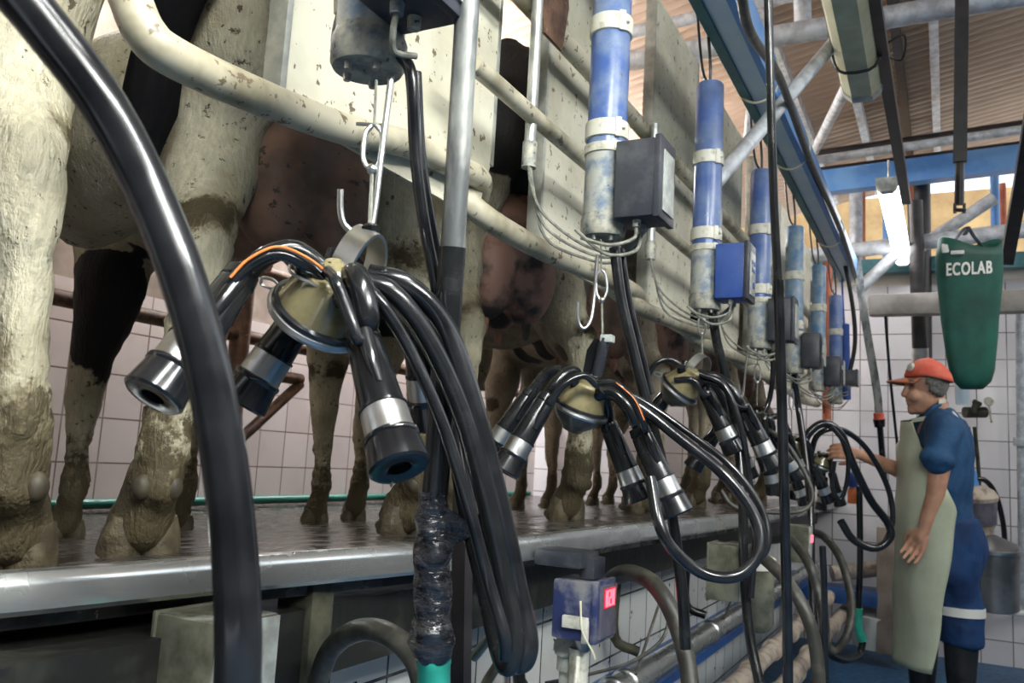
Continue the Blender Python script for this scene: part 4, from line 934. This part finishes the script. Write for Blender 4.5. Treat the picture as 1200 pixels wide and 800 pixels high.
# purlins
for i, (px, py) in enumerate(((1095, 80), (1052, 100), (990, 60), (912, 60))):
    p = P(px, py, 5.0); y = p.y
    z = 3.78-(y)*math.tan(RA)
    tag(obj('roof_purlin', MB().box((3.2, y, z-.05), (9.2, .05, .07)), ('galv', 'dark_pipe', 'galv', 'galv')[i], None, False), 'straight purlin under the brown roof, '+('right of the slanted dark conduit', 'with white spots, behind the nearer lamp', 'left of the nearer lamp', 'above the third cylinder')[i], 'beam', 'purlins under the roof')
# posts beyond the wall
for i, (x, y0, y1, m, r, X, lab) in enumerate(((1003, 200, 372, 'galv', .05, 6.9, 'grey post in the opening left of the lit lamp'), (1009, 205, 372, 'orangepost', .035, 7.2, 'red oxide post beside the grey post in the opening'),
        (1069, 195, 360, 'orangepost', .035, 7.2, 'red oxide post right of the lit lamp'), (1080, 195, 420, 'dark_pipe', .055, 6.3, 'dark upright post right of the lit lamp'),
        (1040, 240, 330, 'bluebeam2', .035, 6.9, 'blue upright bar behind the lit lamp'), (1165, 190, 310, 'bluebeam2', .03, 6.9, 'blue-grey upright bar above the green bag'),
        (1175, 215, 290, 'orangepost', .022, 7.2, 'short red oxide bar above the right shoulder of the bag'), (970, 300, 500, 'orangepost', .03, 5.95, 'red oxide post behind the last cylinders'))):
    a = PX(x, y0, X); b = V((a.x, a.y, FLZ if X != 6.3 and X != 5.95 else FLZ)) if X > 6.6 else V((a.x, a.y, PX(x, y1, X).z))
    tag(obj('upright_post', MB().tube([a, b], r, 10, 0), m), lab, 'post')
t = thing('bright_connector', 'steel sleeve at the foot of the dark post above the cap', 'pipe', P(1078, 420, 5.4))
obj('sleeve', MB().tube([P(1078, 408, 5.4), P(1079, 438, 5.4)], .05, 14, 0), 'steel', t)
obj('post_tube', MB().tube([P(1072, 235, 5.4), P(1078, 412, 5.4)], .045, 14, 0), 'dark_pipe', t)
# dark hanging drops
tag(obj('hanging_pipe', MB().tube([P(1131, -330, 3.3), P(1126, 100, 3.3), P(1125, 190, 3.3)], .034, 4, 0), 'dark_pipe', None, False), 'black square pipe hanging down from the roof near the upper right', 'pipe')
tag(obj('hanging_pipe', MB().tube([P(1125, 185, 3.3), P(1124, 240, 3.3)], .017, 8, 0).tube([P(1118, 246, 3.3), P(1131, 246, 3.3)], .008, 8, 0).tube([P(1119, 238, 3.3), P(1119, 250, 3.3)], .006, 6, 0).tube([P(1130, 238, 3.3), P(1130, 250, 3.3)], .006, 6, 0), 'dark_pipe'), 'thin forked end piece below the black hanging pipe', 'pipe')
# lamp conduit along the lamps
yl = P(1052, 270, 4.9).y
LX = [PZ(1010, 100, 2.56), PZ(1040, 212, 2.56), PZ(1060, 322, 2.56)]
gp = [PZ(1021, 0, 2.68), PZ(1078, 420, 2.68)]
tag(obj('lamp_conduit', MB().tube([P(1014, -60, 2.35), P(1040, 100, 3.2), P(1062, 235, 4.4)], .030, 4, 0), 'dark_pipe', None, False), 'slanting black square conduit that carries the ceiling lamps', 'conduit')
tag(obj('lamp_conduit', MB().tube([P(1222, 60, 3.6), P(1199, 200, 4.2), P(1180, 305, 4.8)], .045, 4, 0), 'dark_pipe', None, False), 'slanting black square conduit at the right edge above the green bag', 'conduit')
def lamp(a, b, label, lit, far=0, ws=1.0):
    """fluorescent batten from a (near) to b (far)"""
    t = thing('fluorescent_lamp', label, 'lamp', (a+b)/2, None)
    d = (b-a).normalized(); s = d.cross(V((0, 0, 1))).normalized(); u = s.cross(d).normalized(); L = (b-a).length
    def sect(w, prof, a0, a1):
        m = MB(); vs = []
        for e in (a0, a1): vs += [e+s*x*w*ws+u*zq*ws for x, zq in prof]
        n = len(prof); m.add(vs, [tuple(reversed(range(n))), tuple(range(n, 2*n))]+[(i, (i+1) % n, n+(i+1) % n, n+i) for i in range(n)]); return m
    pr = [(-.075, .0), (-.062, -.045), (-.035, -.07), (.035, -.07), (.062, -.045), (.075, 0)]
    obj('diffuser', sect(1, pr, a+d*.04, b-d*.04), (('lamp_lit', 'lamp_far', 'lamp_wall', 'lamp_wall_far')[far]) if lit else 'lampcover', t, False)
    obj('housing', sect(1, [(-.078, 0), (-.078, .03), (.078, .03), (.078, 0)], a, b), 'keypad', t, False)
    pr2 = [(x*1.04, zq*1.04) for x, zq in pr]
    obj('end_cap', sect(1, pr2, a, a+d*.06), 'keypad', t, False); obj('end_cap', sect(1, pr2, b-d*.045, b), 'keypad', t, False)
    for e in (a+d*.15, b-d*.25): obj('hanger', MB().tube([e+u*.03, e+u*.16], .005, 6, 0), 'galv_dirty', t)
    if not lit: obj('wire_wrap', MB().tube([b-d*.28+s*x*1.1+u*zq*1.12 for x, zq in [(-.075, .035)]+pr+[(.075, .035)]], .006, 6, 2).tube([b-d*.28+s*.08, b-d*.3+s*.15+u*.02, b-d*.2+s*.14-u*.02, b-d*.22+s*.08], .004, 6, 5), 'black_wire', t)
    return t
b1 = PZ(1011, 98, 2.62); a1 = PZ(981, -70, 2.62)
b2 = PZ(1061, 318, 2.62); a2 = PZ(1039, 212, 2.62); b2 = a2.lerp(b2, .82)
lamp(a1, b1, 'yellowed unlit fluorescent lamp at the top edge with wire wound round its end', False)
lamp(a2, b2, 'lit white fluorescent lamp hanging over the operator\'s side', True, 1, .68)
a3 = V((-.75, -.35, 2.62)); b3 = V((.55, -.35, 2.62))
lamp(a3, b3, 'lit fluorescent lamp of the same row, above the near end of the pit', True)
lamp(V((-.5, -1.55, 2.62)), V((.85, -1.55, 2.62)), 'lit fluorescent lamp of the second row, over the right side of the pit', True)
for i, x in enumerate((.9, 2.9, 4.7)):  # out-of-view lamps added to brighten the tiles behind the cows
    aa = V((x, 2.70, 3.09)); bb = V((x+1.3, 2.70, 3.09))
    lamp(aa, bb, ('added unseen fluorescent lamp above the cows near the tiled wall, nearest of three', 'added unseen fluorescent lamp above the cows near the tiled wall, middle of three', 'added unseen fluorescent lamp above the cows near the tiled wall, farthest of three')[i], True, 2 if i == 0 else 3)

# ================================================================== GREEN BAG
t = thing('laundry_bag', 'green cloth bag printed ECOLAB, hanging from black straps at the right', 'bag', P(1140, 455, 4.3))
D = 4.3
FB = (P(1137, 370, 1)-CAM).normalized()
rows = [(1100, 1174, 285), (1097, 1175, 300), (1097, 1175, 318), (1099, 1174, 335), (1101, 1172, 355), (1103, 1170, 375), (1106, 1169, 395), (1109, 1167, 415), (1113, 1165, 435), (1118, 1161, 447), (1126, 1152, 455)]
mb = MB(); seg = 36; vs = []
for ri, (xa, xb, y) in enumerate(rows):
    for j in range(seg):
        an = 2*math.pi*j/seg; cx = (xa+xb)/2; w = (xb-xa)/2*D/1000
        fold = 1+.03*math.sin(an*5+ri*.5)+.02*math.sin(an*9-ri*.3)
        yy = y-(6*math.sin(an*2+.4) if ri == 0 else 0)
        p = P(cx, yy, D)+RT*(math.cos(an)*w*(1+.01*math.sin(an*7)))+FB*(math.sin(an)*w*.55*fold)
        vs.append(p)
n = len(rows)
mb.add(vs, [(i*seg+j, i*seg+(j+1) % seg, (i+1)*seg+(j+1) % seg, (i+1)*seg+j) for i in range(n-1) for j in range(seg)]+[tuple(range((n-1)*seg, n*seg))])
obj('bag_body', mb, 'bag', t, True, solid=.006, ang=80)
obj('strap', MB().strip([P(1112, 293, D-.02), P(1124, 275, D), P(1133, 266, D), P(1142, 278, D), P(1153, 291, D-.03)], FW, .025, .006).strip([P(1130, 275, D), P(1135, 266, D)], FW, .03, .012), 'box_black', t)
obj('loop_end', MB().box(P(1108, 291, D-.05), (.02, .035, .05), None, .008).box(P(1122, 296, D-.08), (.02, .06, .02), None, .005), 'white', t)
def text(name, s, size, loc, xdir, zdir, mat, parent, ext=.002, bold=0):
    cu = bpy.data.curves.new(name, 'FONT'); cu.body = s; cu.size = size; cu.extrude = ext; cu.offset = bold; cu.align_x = 'CENTER'; cu.align_y = 'CENTER'; cu.space_character = 1.13
    o = bpy.data.objects.new(name, cu); COL.objects.link(o); x = V(xdir).normalized(); y = V(zdir); y = (y-x*y.dot(x)).normalized(); zz = x.cross(y)
    mw = Matrix((x, y, zz)).transposed().to_4x4(); mw.translation = V(loc)
    dg = bpy.context.evaluated_depsgraph_get(); o.matrix_world = mw; dg.update()
    me = bpy.data.meshes.new_from_object(o.evaluated_get(dg)); me.transform(mw); bpy.data.objects.remove(o)
    m = MB(); m.v = [v.co.copy() for v in me.vertices]; m.f = [tuple(p.vertices) for p in me.polygons]
    return m
# letters wrapped onto the bag front
tm = text('print', 'ECOLAB', .088, (0, 0, 0), (1, 0, 0), (0, 0, 1), None, None, .001, .0)
bv, bf = [v.copy() for v in tm.v], list(tm.f); tm = MB()
for i, (ox, oz) in enumerate(((0, 0), (.0032, .002), (-.0032, .002), (.0032, -.002), (-.0032, -.002))): tm.add([v+V((ox, -.0003*i, oz)) for v in bv], bf)
xs = [v.x for v in tm.v]; wtxt = max(xs)-min(xs); xm = (max(xs)+min(xs))/2; tgt = 54*D/1000; k_ = tgt/wtxt
cyt = 315; w_ = 39*D/1000
from mathutils.bvhtree import BVHTree
bag_tree = BVHTree.FromPolygons(mb.v, [tuple(f) for f in mb.f])
tb = bmesh.new(); vv = [tb.verts.new(v) for v in tm.v]
for f in tm.f:
    try: tb.faces.new([vv[i] for i in f])
    except ValueError: pass
bmesh.ops.triangulate(tb, faces=tb.faces[:]); bmesh.ops.subdivide_edges(tb, edges=[e for e in tb.edges if e.calc_length() > .006], cuts=2)
bmesh.ops.triangulate(tb, faces=tb.faces[:]); tb.verts.index_update()
tm = MB(); tm.v = [v.co.copy() for v in tb.verts]; tm.f = [tuple(v.index for v in f.verts) for f in tb.faces]; tb.free()
for v in tm.v:          # lay every letter on the cloth
    x = (v.x-xm)*k_; zz = v.z; dpt = v.y
    q = P(1136, cyt-3*x/tgt, D)+RT*x+UP*zz; d = (q-CAM).normalized()
    hit = bag_tree.ray_cast(CAM, d)[0]
    v2 = (hit if hit is not None else q)-d*(.0065-dpt)
    v.x, v.y, v.z = v2.x, v2.y, v2.z
obj('print', tm, 'white', t, False)

# ================================================================== FAR RIGHT CORNER
tag(obj('wall_pipe', MB().tube([P(1194, 345, 5.2), P(1196, 520, 5.2), P(1199, 712, 5.2)], .022, 12, 0).lathe(P(1196, 513, 5.2), P(1196, 522, 5.2), [(0, .04), (1, .04)], 12), 'galv'), 'upright shiny pipe with a collar at the right edge', 'pipe')
t = thing('milk_can', 'large grey metal vat standing behind the operator at the right', 'milk can', P(1166, 720, 5.0))
obj('can_body', MB().lathe(P(1164, 712, 5.0), P(1164, 642, 5.0), [(0, .125), (.02, .135), (.98, .14), (1, .125)], 32), 'milkcan', t)
obj('can_rim', MB().lathe(P(1164, 646, 5.0), P(1164, 640, 5.0), [(0, .14), (.3, .15), (.9, .15), (1, .13)], 32), 'steel', t)
obj('can_lid', MB().lathe(P(1164, 641, 5.0), P(1162, 628, 5.0), [(0, .135), (.4, .09), (1, .03)], 24), 'milkcan', t)
obj('can_latch', MB().box(P(1146, 662, 4.85), (.03, .05, .07), None, .01).tube([P(1147, 670, 4.84), P(1148, 700, 4.84)], .008, 8, 0), 'shell', t)
t = thing('vacuum_tank', 'tan lidded tank with a glass belly and blue neck behind the operator\'s hip', 'tank', P(1150, 628, 5.25))
obj('tank_glass', MB().lathe(P(1147, 612, 5.25), P(1147, 585, 5.25), [(0, .1), (1, .1)], 24), 'led_window', t)
obj('tank_lid', MB().lathe(P(1147, 586, 5.25), P(1146, 570, 5.25), [(0, .105), (.3, .11), (.7, .09), (1, .05)], 24), 'clay', t)
obj('tank_foot', MB().lathe(P(1152, 630, 5.25), P(1152, 611, 5.25), [(0, .06), (.6, .06), (1, .08)], 24), 'clay', t)
obj('blue_bottle', MB().lathe(P(1140, 585, 5.32), P(1134, 546, 5.32), [(0, .05), (.8, .045), (1, .03)], 16), 'bluebeam2', t)
tag(obj('black_hose', MB().tube([P(1132, 572, 5.3), P(1140, 562, 5.3), (P(1155, 563, 5.3)), P(1167, 580, 5.3), P(1175, 610, 5.3), P(1178, 640, 5.3)], .016, 10, 6), 'rubber'), 'black hose arching over the tan tank against the far tiles', 'hose')
t = thing('wall_tap', 'dark brass tap fixed to the far tiles below the green bag', 'tap', P(1143, 483, 5.42))
obj('tap_body', MB().tube([P(1130, 483, 5.46), P(1155, 483, 5.46)], .035, 12, 0).tube([P(1140, 483, 5.42), P(1145, 470, 5.42)], .02, 10, 0), 'moss', t)
obj('tap_lever', MB().tube([P(1141, 470, 5.42), P(1149, 474, 5.42)], .016, 8, 0), 'moss', t)
tag(obj('towel_hook', MB().lathe(P(1159, 470, 5.46), P(1159, 470, 5.36), [(0, .02), (.3, .03), (1, .026)], 14).tube([P(1159, 474, 5.42), P(1162, 495, 5.42)], .008, 6, 0), 'strap'), 'small white round knob on the far tiles beside the tap', 'hook')
tag(obj('blue_pipe', MB().tube([P(1127, 440, 5.42), P(1128, 474, 5.42)], .042, 16, 0), 'bluebeam'), 'short pale blue pipe just below the green bag', 'pipe')
tag(obj('wall_chain', MB().tube([P(1133, 500, 5.42), P(1136, 530, 5.42), P(1134, 560, 5.42), P(1140, 580, 5.42)], .02, 6, 6).tube([P(1142, 500, 5.42), P(1146, 540, 5.42), P(1148, 572, 5.42)], .012, 6, 6), 'moss'), 'grimy bundle of chain hanging on the far tiles behind the operator\'s back', 'chain')
t = thing('white_rail', 'white horizontal pipe low at the right edge beside the vat', 'pipe', P(1180, 717, 5.2))
obj('pipe', MB().tube([P(1160, 714, 5.2), P(1215, 720, 5.2)], .022, 12, 0), 'white', t)
tag(obj('service_pipe', MB().tube([P(1036, 345, 5.32), P(1042, 430, 5.32), P(1054, 545, 5.32)], .009, 8, 5), 'rubber'), 'thin black cable down the far wall before the operator\'s cap', 'cable')
t = thing('drop_hose', 'grey tapering strap hose with a red coupling, hanging left of the operator', 'hose', P(1036, 560, 5.0))
obj('strap', MB().strip([P(1004, 300, 5.2), P(1010, 350, 5.0), P(1018, 400, 5.0), P(1028, 460, 5.0), P(1030, 490, 5.0)], V((0, 1, 0)), .045, .01), 'galv_dirty', t)
obj('coupling', MB().lathe(P(1030, 484, 5.0), P(1030, 492, 5.0), [(0, .03), (1, .03)], 12), 'cap', t)
obj('hose_end', MB().lathe(P(1030, 491, 5.0), P(1031, 500, 5.0), [(0, .035), (1, .03)], 12), 'rubber_worn', t)
obj('lower_tube', MB().tube([P(1031, 498, 5.0), P(1034, 535, 5.0), P(1036, 560, 5.0)], .018, 8, 4), 'rubber_worn', t)
tag(obj('spray_bottle', MB().lathe(P(1000, 589, 4.6), P(1000, 571, 4.6), [(0, .03), (.8, .03), (1, .018)], 16), 'orange'), 'orange bottle standing on the deck end behind the operator\'s hand', 'bottle')
tag(obj('spray_bottle', MB().lathe(P(999, 570, 4.6), P(999, 553, 4.6), [(0, .028), (.8, .028), (1, .02)], 16), 'box_blue'), 'blue canister above the orange bottle near the operator\'s hand', 'bottle')
tag(obj('blue_sleeve', MB().tube([P(985, 300, 5.2), P(989, 378, 5.2), P(990, 380, 5.2), P(992, 468, 5.2)], [.006, .006, .026, .026], 14, 0), 'box_blue'), 'long bright blue tube hanging at the far end of the cylinder row', 'tube')
tag(obj('floor_bucket', MB().lathe(P(1025, 755, 5.32), P(1025, 716, 5.32), [(0, .13), (1, .16)], 24), 'white'), 'white bucket-like cover low behind the green hose grip', 'bucket')
tag(obj('blue_crate', MB().box(P(985, 695, 5.4), (.3, .45, .09), None, .006), 'ledge'), 'blue tray standing across the far end of the pit', 'tray')
tag(obj('wall_pipe', MB().tube([P(975, 672, 5.4), P(1045, 664, 5.4)], .05, 14, 0), 'clay'), 'stained pipe across the far end above the blue tray', 'pipe')
tag(obj('metal_cabinet', MB().box(P(1045, 690, 5.25), (.2, .16, .75), None, .01), 'greyplaster'), 'tall grey-brown duct standing left of the apron', 'cabinet')

# ================================================================== THE OPERATOR
PD = 4.12
org = P(1092, 831, PD); org = V((org.x, org.y, FLZ))
SCL = PD/1000
def B(x, y, off=0.0):
    """body point: photo position at the operator's distance, off = metres away from the camera"""
    q = P(x, y, PD); return V((q.x, q.y, q.z))+V((off, 0, 0))
t = thing('person', 'man in red cap, navy shirt and pale apron, reaching for a hose', 'person', org)
g = MB(); a, u = V((0, 1, 0)), V((0, 0, 1))
head = B(1085, 451); rot = Matrix.Identity(3)
g.ball(head+V((0, .0, .02)), (.076, .096, .105), seg=24, rg=16)
g.ball(B(1080, 463), (.062, .074, .085), seg=20, rg=14)      # face / jaw
g.ball(B(1076, 478), (.045, .050, .032)); g.ball(B(1069, 481), (.026, .022, .02))  # chin
g.limb([B(1063, 452), B(1059.3, 462)], [.010, .0145]); g.ball(B(1061, 463.5), (.017, .012, .009))
g.ball(B(1064, 449), (.05, .016, .010))                                           # brow
g.ball(B(1063.5, 469.5), (.024, .011, .006)); g.ball(B(1064, 473), (.022, .010, .006))   # lips
for s in (-1, 1): g.ball(B(1072, 464)+V((s*.036, 0, 0)), (.019, .034, .030))      # cheeks
for s in (-1, 1):
    e = B(1095, 455)+V((s*.073, 0, 0)); g.ball(e, (.010, .019, .030)); g.ball(e+V((s*.006, -.006, .006)), (.008, .014, .02))
g.limb([B(1092, 468), B(1099, 490)], [.060, .064])
# torso and legs
sh = B(1102, 508)
g.loft([(B(1101, yy), w, dd) for yy, w, dd in ((490, .08, .07), (500, .15, .10), (520, .18, .12), (550, .18, .125), (580, .165, .12), (610, .17, .12), (640, .17, .12))])
for s in (-1, 1):
    g.limb([B(1104, 500)+V((s*.10, 0, 0)), B(1108, 505)+V((s*.17, 0, 0))], [.07, .065])
    g.limb([B(1104-s*2, 645)+V((s*.08, 0, 0)), B(1104-s*14, 720)+V((s*.09, 0, 0)), B(1103-s*22, 795)+V((s*.09, 0, 0)), B(1103-s*22, 815)+V((s*.09, 0, 0))], [.09, .06, .035, .03])
# left (near) arm hangs down
ps = [B(1108, 508, -.19), B(1102, 545, -.235), B(1097, 578, -.25), B(1089, 600, -.25), B(1084, 618, -.25)]
g.limb(ps, [.058, .048, .041, .032, .026])
def hand(g, wrist, palm_dir, up_dir, side, sc=1.0, curl=.3, th=1):
    pd = V(palm_dir).normalized(); sd = V(side).normalized(); nn = pd.cross(sd).normalized()
    g.limb([wrist, wrist+pd*.035*sc], [.026*sc, .028*sc])
    for i, (o, ln) in enumerate(((-.036, .068), (-.012, .080), (.012, .075), (.035, .058))):
        b0 = wrist+pd*.03*sc+sd*o*.6*sc; k = wrist+pd*.085*sc+sd*o*sc
        g.limb([b0, k], [.015*sc, .0105*sc])
        d1 = (pd+nn*curl).normalized(); d2 = (pd+nn*curl*3).normalized()
        m = k+d1*ln*.5*sc; e = m+d2*ln*.45*sc
        g.limb([k, m, e], [.0098*sc, .0088*sc, .0075*sc], 10)
    b0 = wrist+pd*.02*sc-sd*.022*sc*th; m = b0+(pd*.6-sd*.7*th+nn*.3).normalized()*.04*sc; e = m+(pd*.95-sd*.15*th+nn*.4).normalized()*.038*sc
    g.limb([b0, m, e], [.015*sc, .012*sc, .009*sc], 10)
hand(g, ps[-1], V((0, .42, -.88)), None, V((.25, .85, .45)), 1.05, -.25, -1)
# right (far) arm reaches forward
pr_ = [B(1106, 508, .18), B(1080, 550, .20), B(1062, 555, .14), B(1030, 541, .10), B(1004, 531, .06)]
g.limb(pr_, [.056, .047, .042, .033, .025])
hand(g, pr_[-1], V((0, 1, .12)), None, V((.5, .0, .85)), 1.0, .35, 1)
body = union('body', g, .005, 'skin', t, 3)
obj('eye', MB().ball(B(1069.5, 453)+V((-.050, 0, 0)), (.010, .011, .006)).ball(B(1069.5, 453)+V((.045, 0, 0)), (.010, .011, .006)), 'eye', t)
obj('eyebrow', MB().tube([B(1064, 447.5)+V((-.03, 0, 0)), B(1068, 446.5)+V((-.052, 0, 0)), B(1073, 448)+V((-.066, 0, 0))], .004, 8, 4), 'hair', t)
# hair at temple and nape
g = MB().ball(head+V((0, -.001, .019)), (.0785, .0985, .1075), seg=40, rg=28)
kf = []
for f in g.f:
    c = sum((g.v[i] for i in f), V())/len(f)-head
    if c.y < -.012+.35*max(0, c.z+.02) and c.z > -.055+.5*max(0, c.y+.05): kf.append(f)
g.f = kf
h_ = obj('hair', g, 'hair', t, True, solid=.006, ang=80)
# cap
ct = B(1087, 440)
g = MB(); vs = []; seg = 32; rg = 9
for i in range(rg+1):
    an = math.pi/2*i/rg
    for j in range(seg):
        b_ = 2*math.pi*j/seg
        vs.append(ct+V((math.cos(an)*math.cos(b_)*.092, math.cos(an)*math.sin(b_)*.106-.004, math.sin(an)*.096-.012+(-.022*max(0, -math.sin(b_))*math.cos(an)))))
g.add(vs, [(i*seg+j, i*seg+(j+1) % seg, (i+1)*seg+(j+1) % seg, (i+1)*seg+j) for i in range(rg) for j in range(seg)])
crown = obj('cap_crown', g, 'cap', t, True, solid=.004)
obj('cap_button', MB().ball(ct+V((0, -.004, .085)), (.008, .008, .004), seg=10, rg=6), 'cap', crown)
def peak(uu, vv):
    an = -1.25+2.5*uu; r = .085+.085*vv*math.cos(an*.95)
    return ct+V((math.sin(an)*(.085+.008*vv), math.cos(an)*(.088)+ .095*vv*math.cos(an), -.010-.022*vv-.012*(math.sin(an)**2)*(1+.3*vv)))
g = MB().grid(peak, 17, 7); obj('cap_peak', g, 'cap_peak', t, True, solid=.005, ang=80)
obj('cap_badge', MB().lathe(ct+V((-.058, .070, .034)), ct+V((-.064, .077, .037)), [(0, .022), (1, .019)], 18), 'strap', crown)
# shirt
g = MB()
for yy, w, dd, xx in ((496, .13, .085, 1103), (506, .19, .115, 1104), (525, .215, .135, 1103), (550, .212, .142, 1102), (580, .20, .140, 1102), (605, .20, .145, 1103), (622, .205, .15, 1104)):
    pass
g.loft([(B(xx, yy), w, dd) for yy, w, dd, xx in ((487, .085, .075, 1101), (494, .14, .10, 1103), (506, .19, .120, 1104), (530, .215, .140, 1103), (560, .210, .142, 1102), (590, .202, .138, 1102), (622, .21, .148, 1104), (636, .205, .14, 1105))])
for s in (-1, 1): g.limb([B(1104, 497)+V((s*.09, 0, 0)), B(1108, 506)+V((s*.185, 0, 0))], [.075, .078])
g.limb([B(1108, 508, -.195), B(1103, 528, -.225), B(1100, 541, -.24)], [.076, .070, .067])
g.lathe(B(1101, 535, -.238), B(1098.5, 545, -.243), [(0, .070), (.1, .077), (.9, .077), (1, .068)], 20)
g.limb([B(1106, 508, .19), B(1085, 543, .205)], [.078, .07])
g.lathe(B(1099, 478), B(1100, 496), [(0, .070), (.5, .085), (1, .12)], 24)
sh_ = union('shirt', g, .011, 'shirt', t, 8)
def crease(o, amp, fr):
    me = o.data; off = wloc(o)
    for v in me.vertices:
        p = v.co+off; d = mnoise.noise(V((p.x*fr, p.y*fr, p.z*fr*.55)))*amp+mnoise.noise(V((p.x*fr*2.3, p.y*fr*2.3, p.z*fr*1.1)))*amp*.5
        v.co += v.normal*d
crease(sh_, .017, 11)
obj('collar', MB().tube([B(1084, 489)+V((-.05, 0, 0)), B(1095, 478)+V((-.072, 0, 0)), B(1106, 473)+V((-.03, 0, 0)), B(1107, 473)+V((.03, 0, 0)), B(1094, 480)+V((.07, 0, 0))], .012, 10, 5), 'shirt', t)
obj('collar_label', MB().strip([B(1100, 472)+V((-.075, 0, 0)), B(1108, 470.5)+V((-.055, 0, 0))], V((0, 0, 1)), .02, .006), 'strap', t)
obj('shoulder_stripe', MB().strip([B(1116, 484.5)+V((-.13, 0, 0)), B(1120, 489)+V((-.135, 0, 0)), B(1124, 495)+V((-.14, 0, 0))], V((1, 0, .4)), .02, .006), 'white', t)
# trousers
g = MB()
g.loft([(B(xx, yy), w, dd) for yy, w, dd, xx in ((605, .20, .15, 1106), (630, .212, .168, 1109), (655, .215, .165, 1110), (680, .20, .14, 1110))])
for s in (-1, 1):
    g.loft([(B(xx+(0 if s < 0 else 1)*dx, yy)+V((s*.095, 0, 0)), w, d2) for yy, xx, dx, w, d2 in ((650, 1113, 0, .12, .14), (680, 1118, -14, .105, .115), (710, 1124, -28, .10, .10), (752, 1127, -46, .10, .092))])
tr_ = union('trousers', g, .012, 'trousers', t, 8); crease(tr_, .016, 10)
obj('reflective_band', MB().loft([(B(1124.5, 707, -.095), .108, .108), (B(1125, 717, -.095), .108, .107)], 28, 2), 'white', t)
for s, xx in ((-1, 1126), (1, 1080)):
    g = MB().limb([B(xx, 738)+V((s*.095, 0, 0)), B(xx, 780)+V((s*.095, 0, 0)), B(xx, 812)+V((s*.095, 0, 0))], [.080, .070, .058])
    f0 = B(xx, 831)+V((s*.095, 0, 0)); f0.z = FLZ+.045
    g.limb([f0-V((0, .03, 0)), f0+V((0, .10, 0)), f0+V((0, .17, -.008))], [.047, .047, .037])
    union('boot', g, .012, 'boot', t, 3)
# apron: bib and skirt wrapped round the front
def apron(uu, vv):
    # vv 0 top .. 1 bottom
    y = 495+(778-495)*vv
    wmax = .12+.145*min(1, vv*3.2) if vv < .32 else .262+.0*vv
    an = (uu-.5)*2*(2.15-.62*(vv-.35)/.65 if vv > .35 else .85+1.30*min(1, vv/.35))
    dd = .150 if vv < .1 else .168
    dd += .012*math.sin(an*5+vv*3)*vv+.01*vv
    c = B(1096, y)
    return c+V((math.sin(an)*wmax, math.cos(an)*dd-.0+.004*math.sin(vv*20), 0))
g = MB().grid(apron, 41, 40); ap = obj('apron', g, 'apron', t, True, solid=.006, ang=80)
obj('apron_hem', MB().tube([apron(i/30, 0) for i in range(31)], .0045, 6, 0), 'dark_pipe', ap)
obj('apron_strap', MB().strip([apron(.06, .0), B(1090, 490, -.10), B(1103, 478, -.06)], V((0, 0, 1)), .02, .003), 'apron', t)
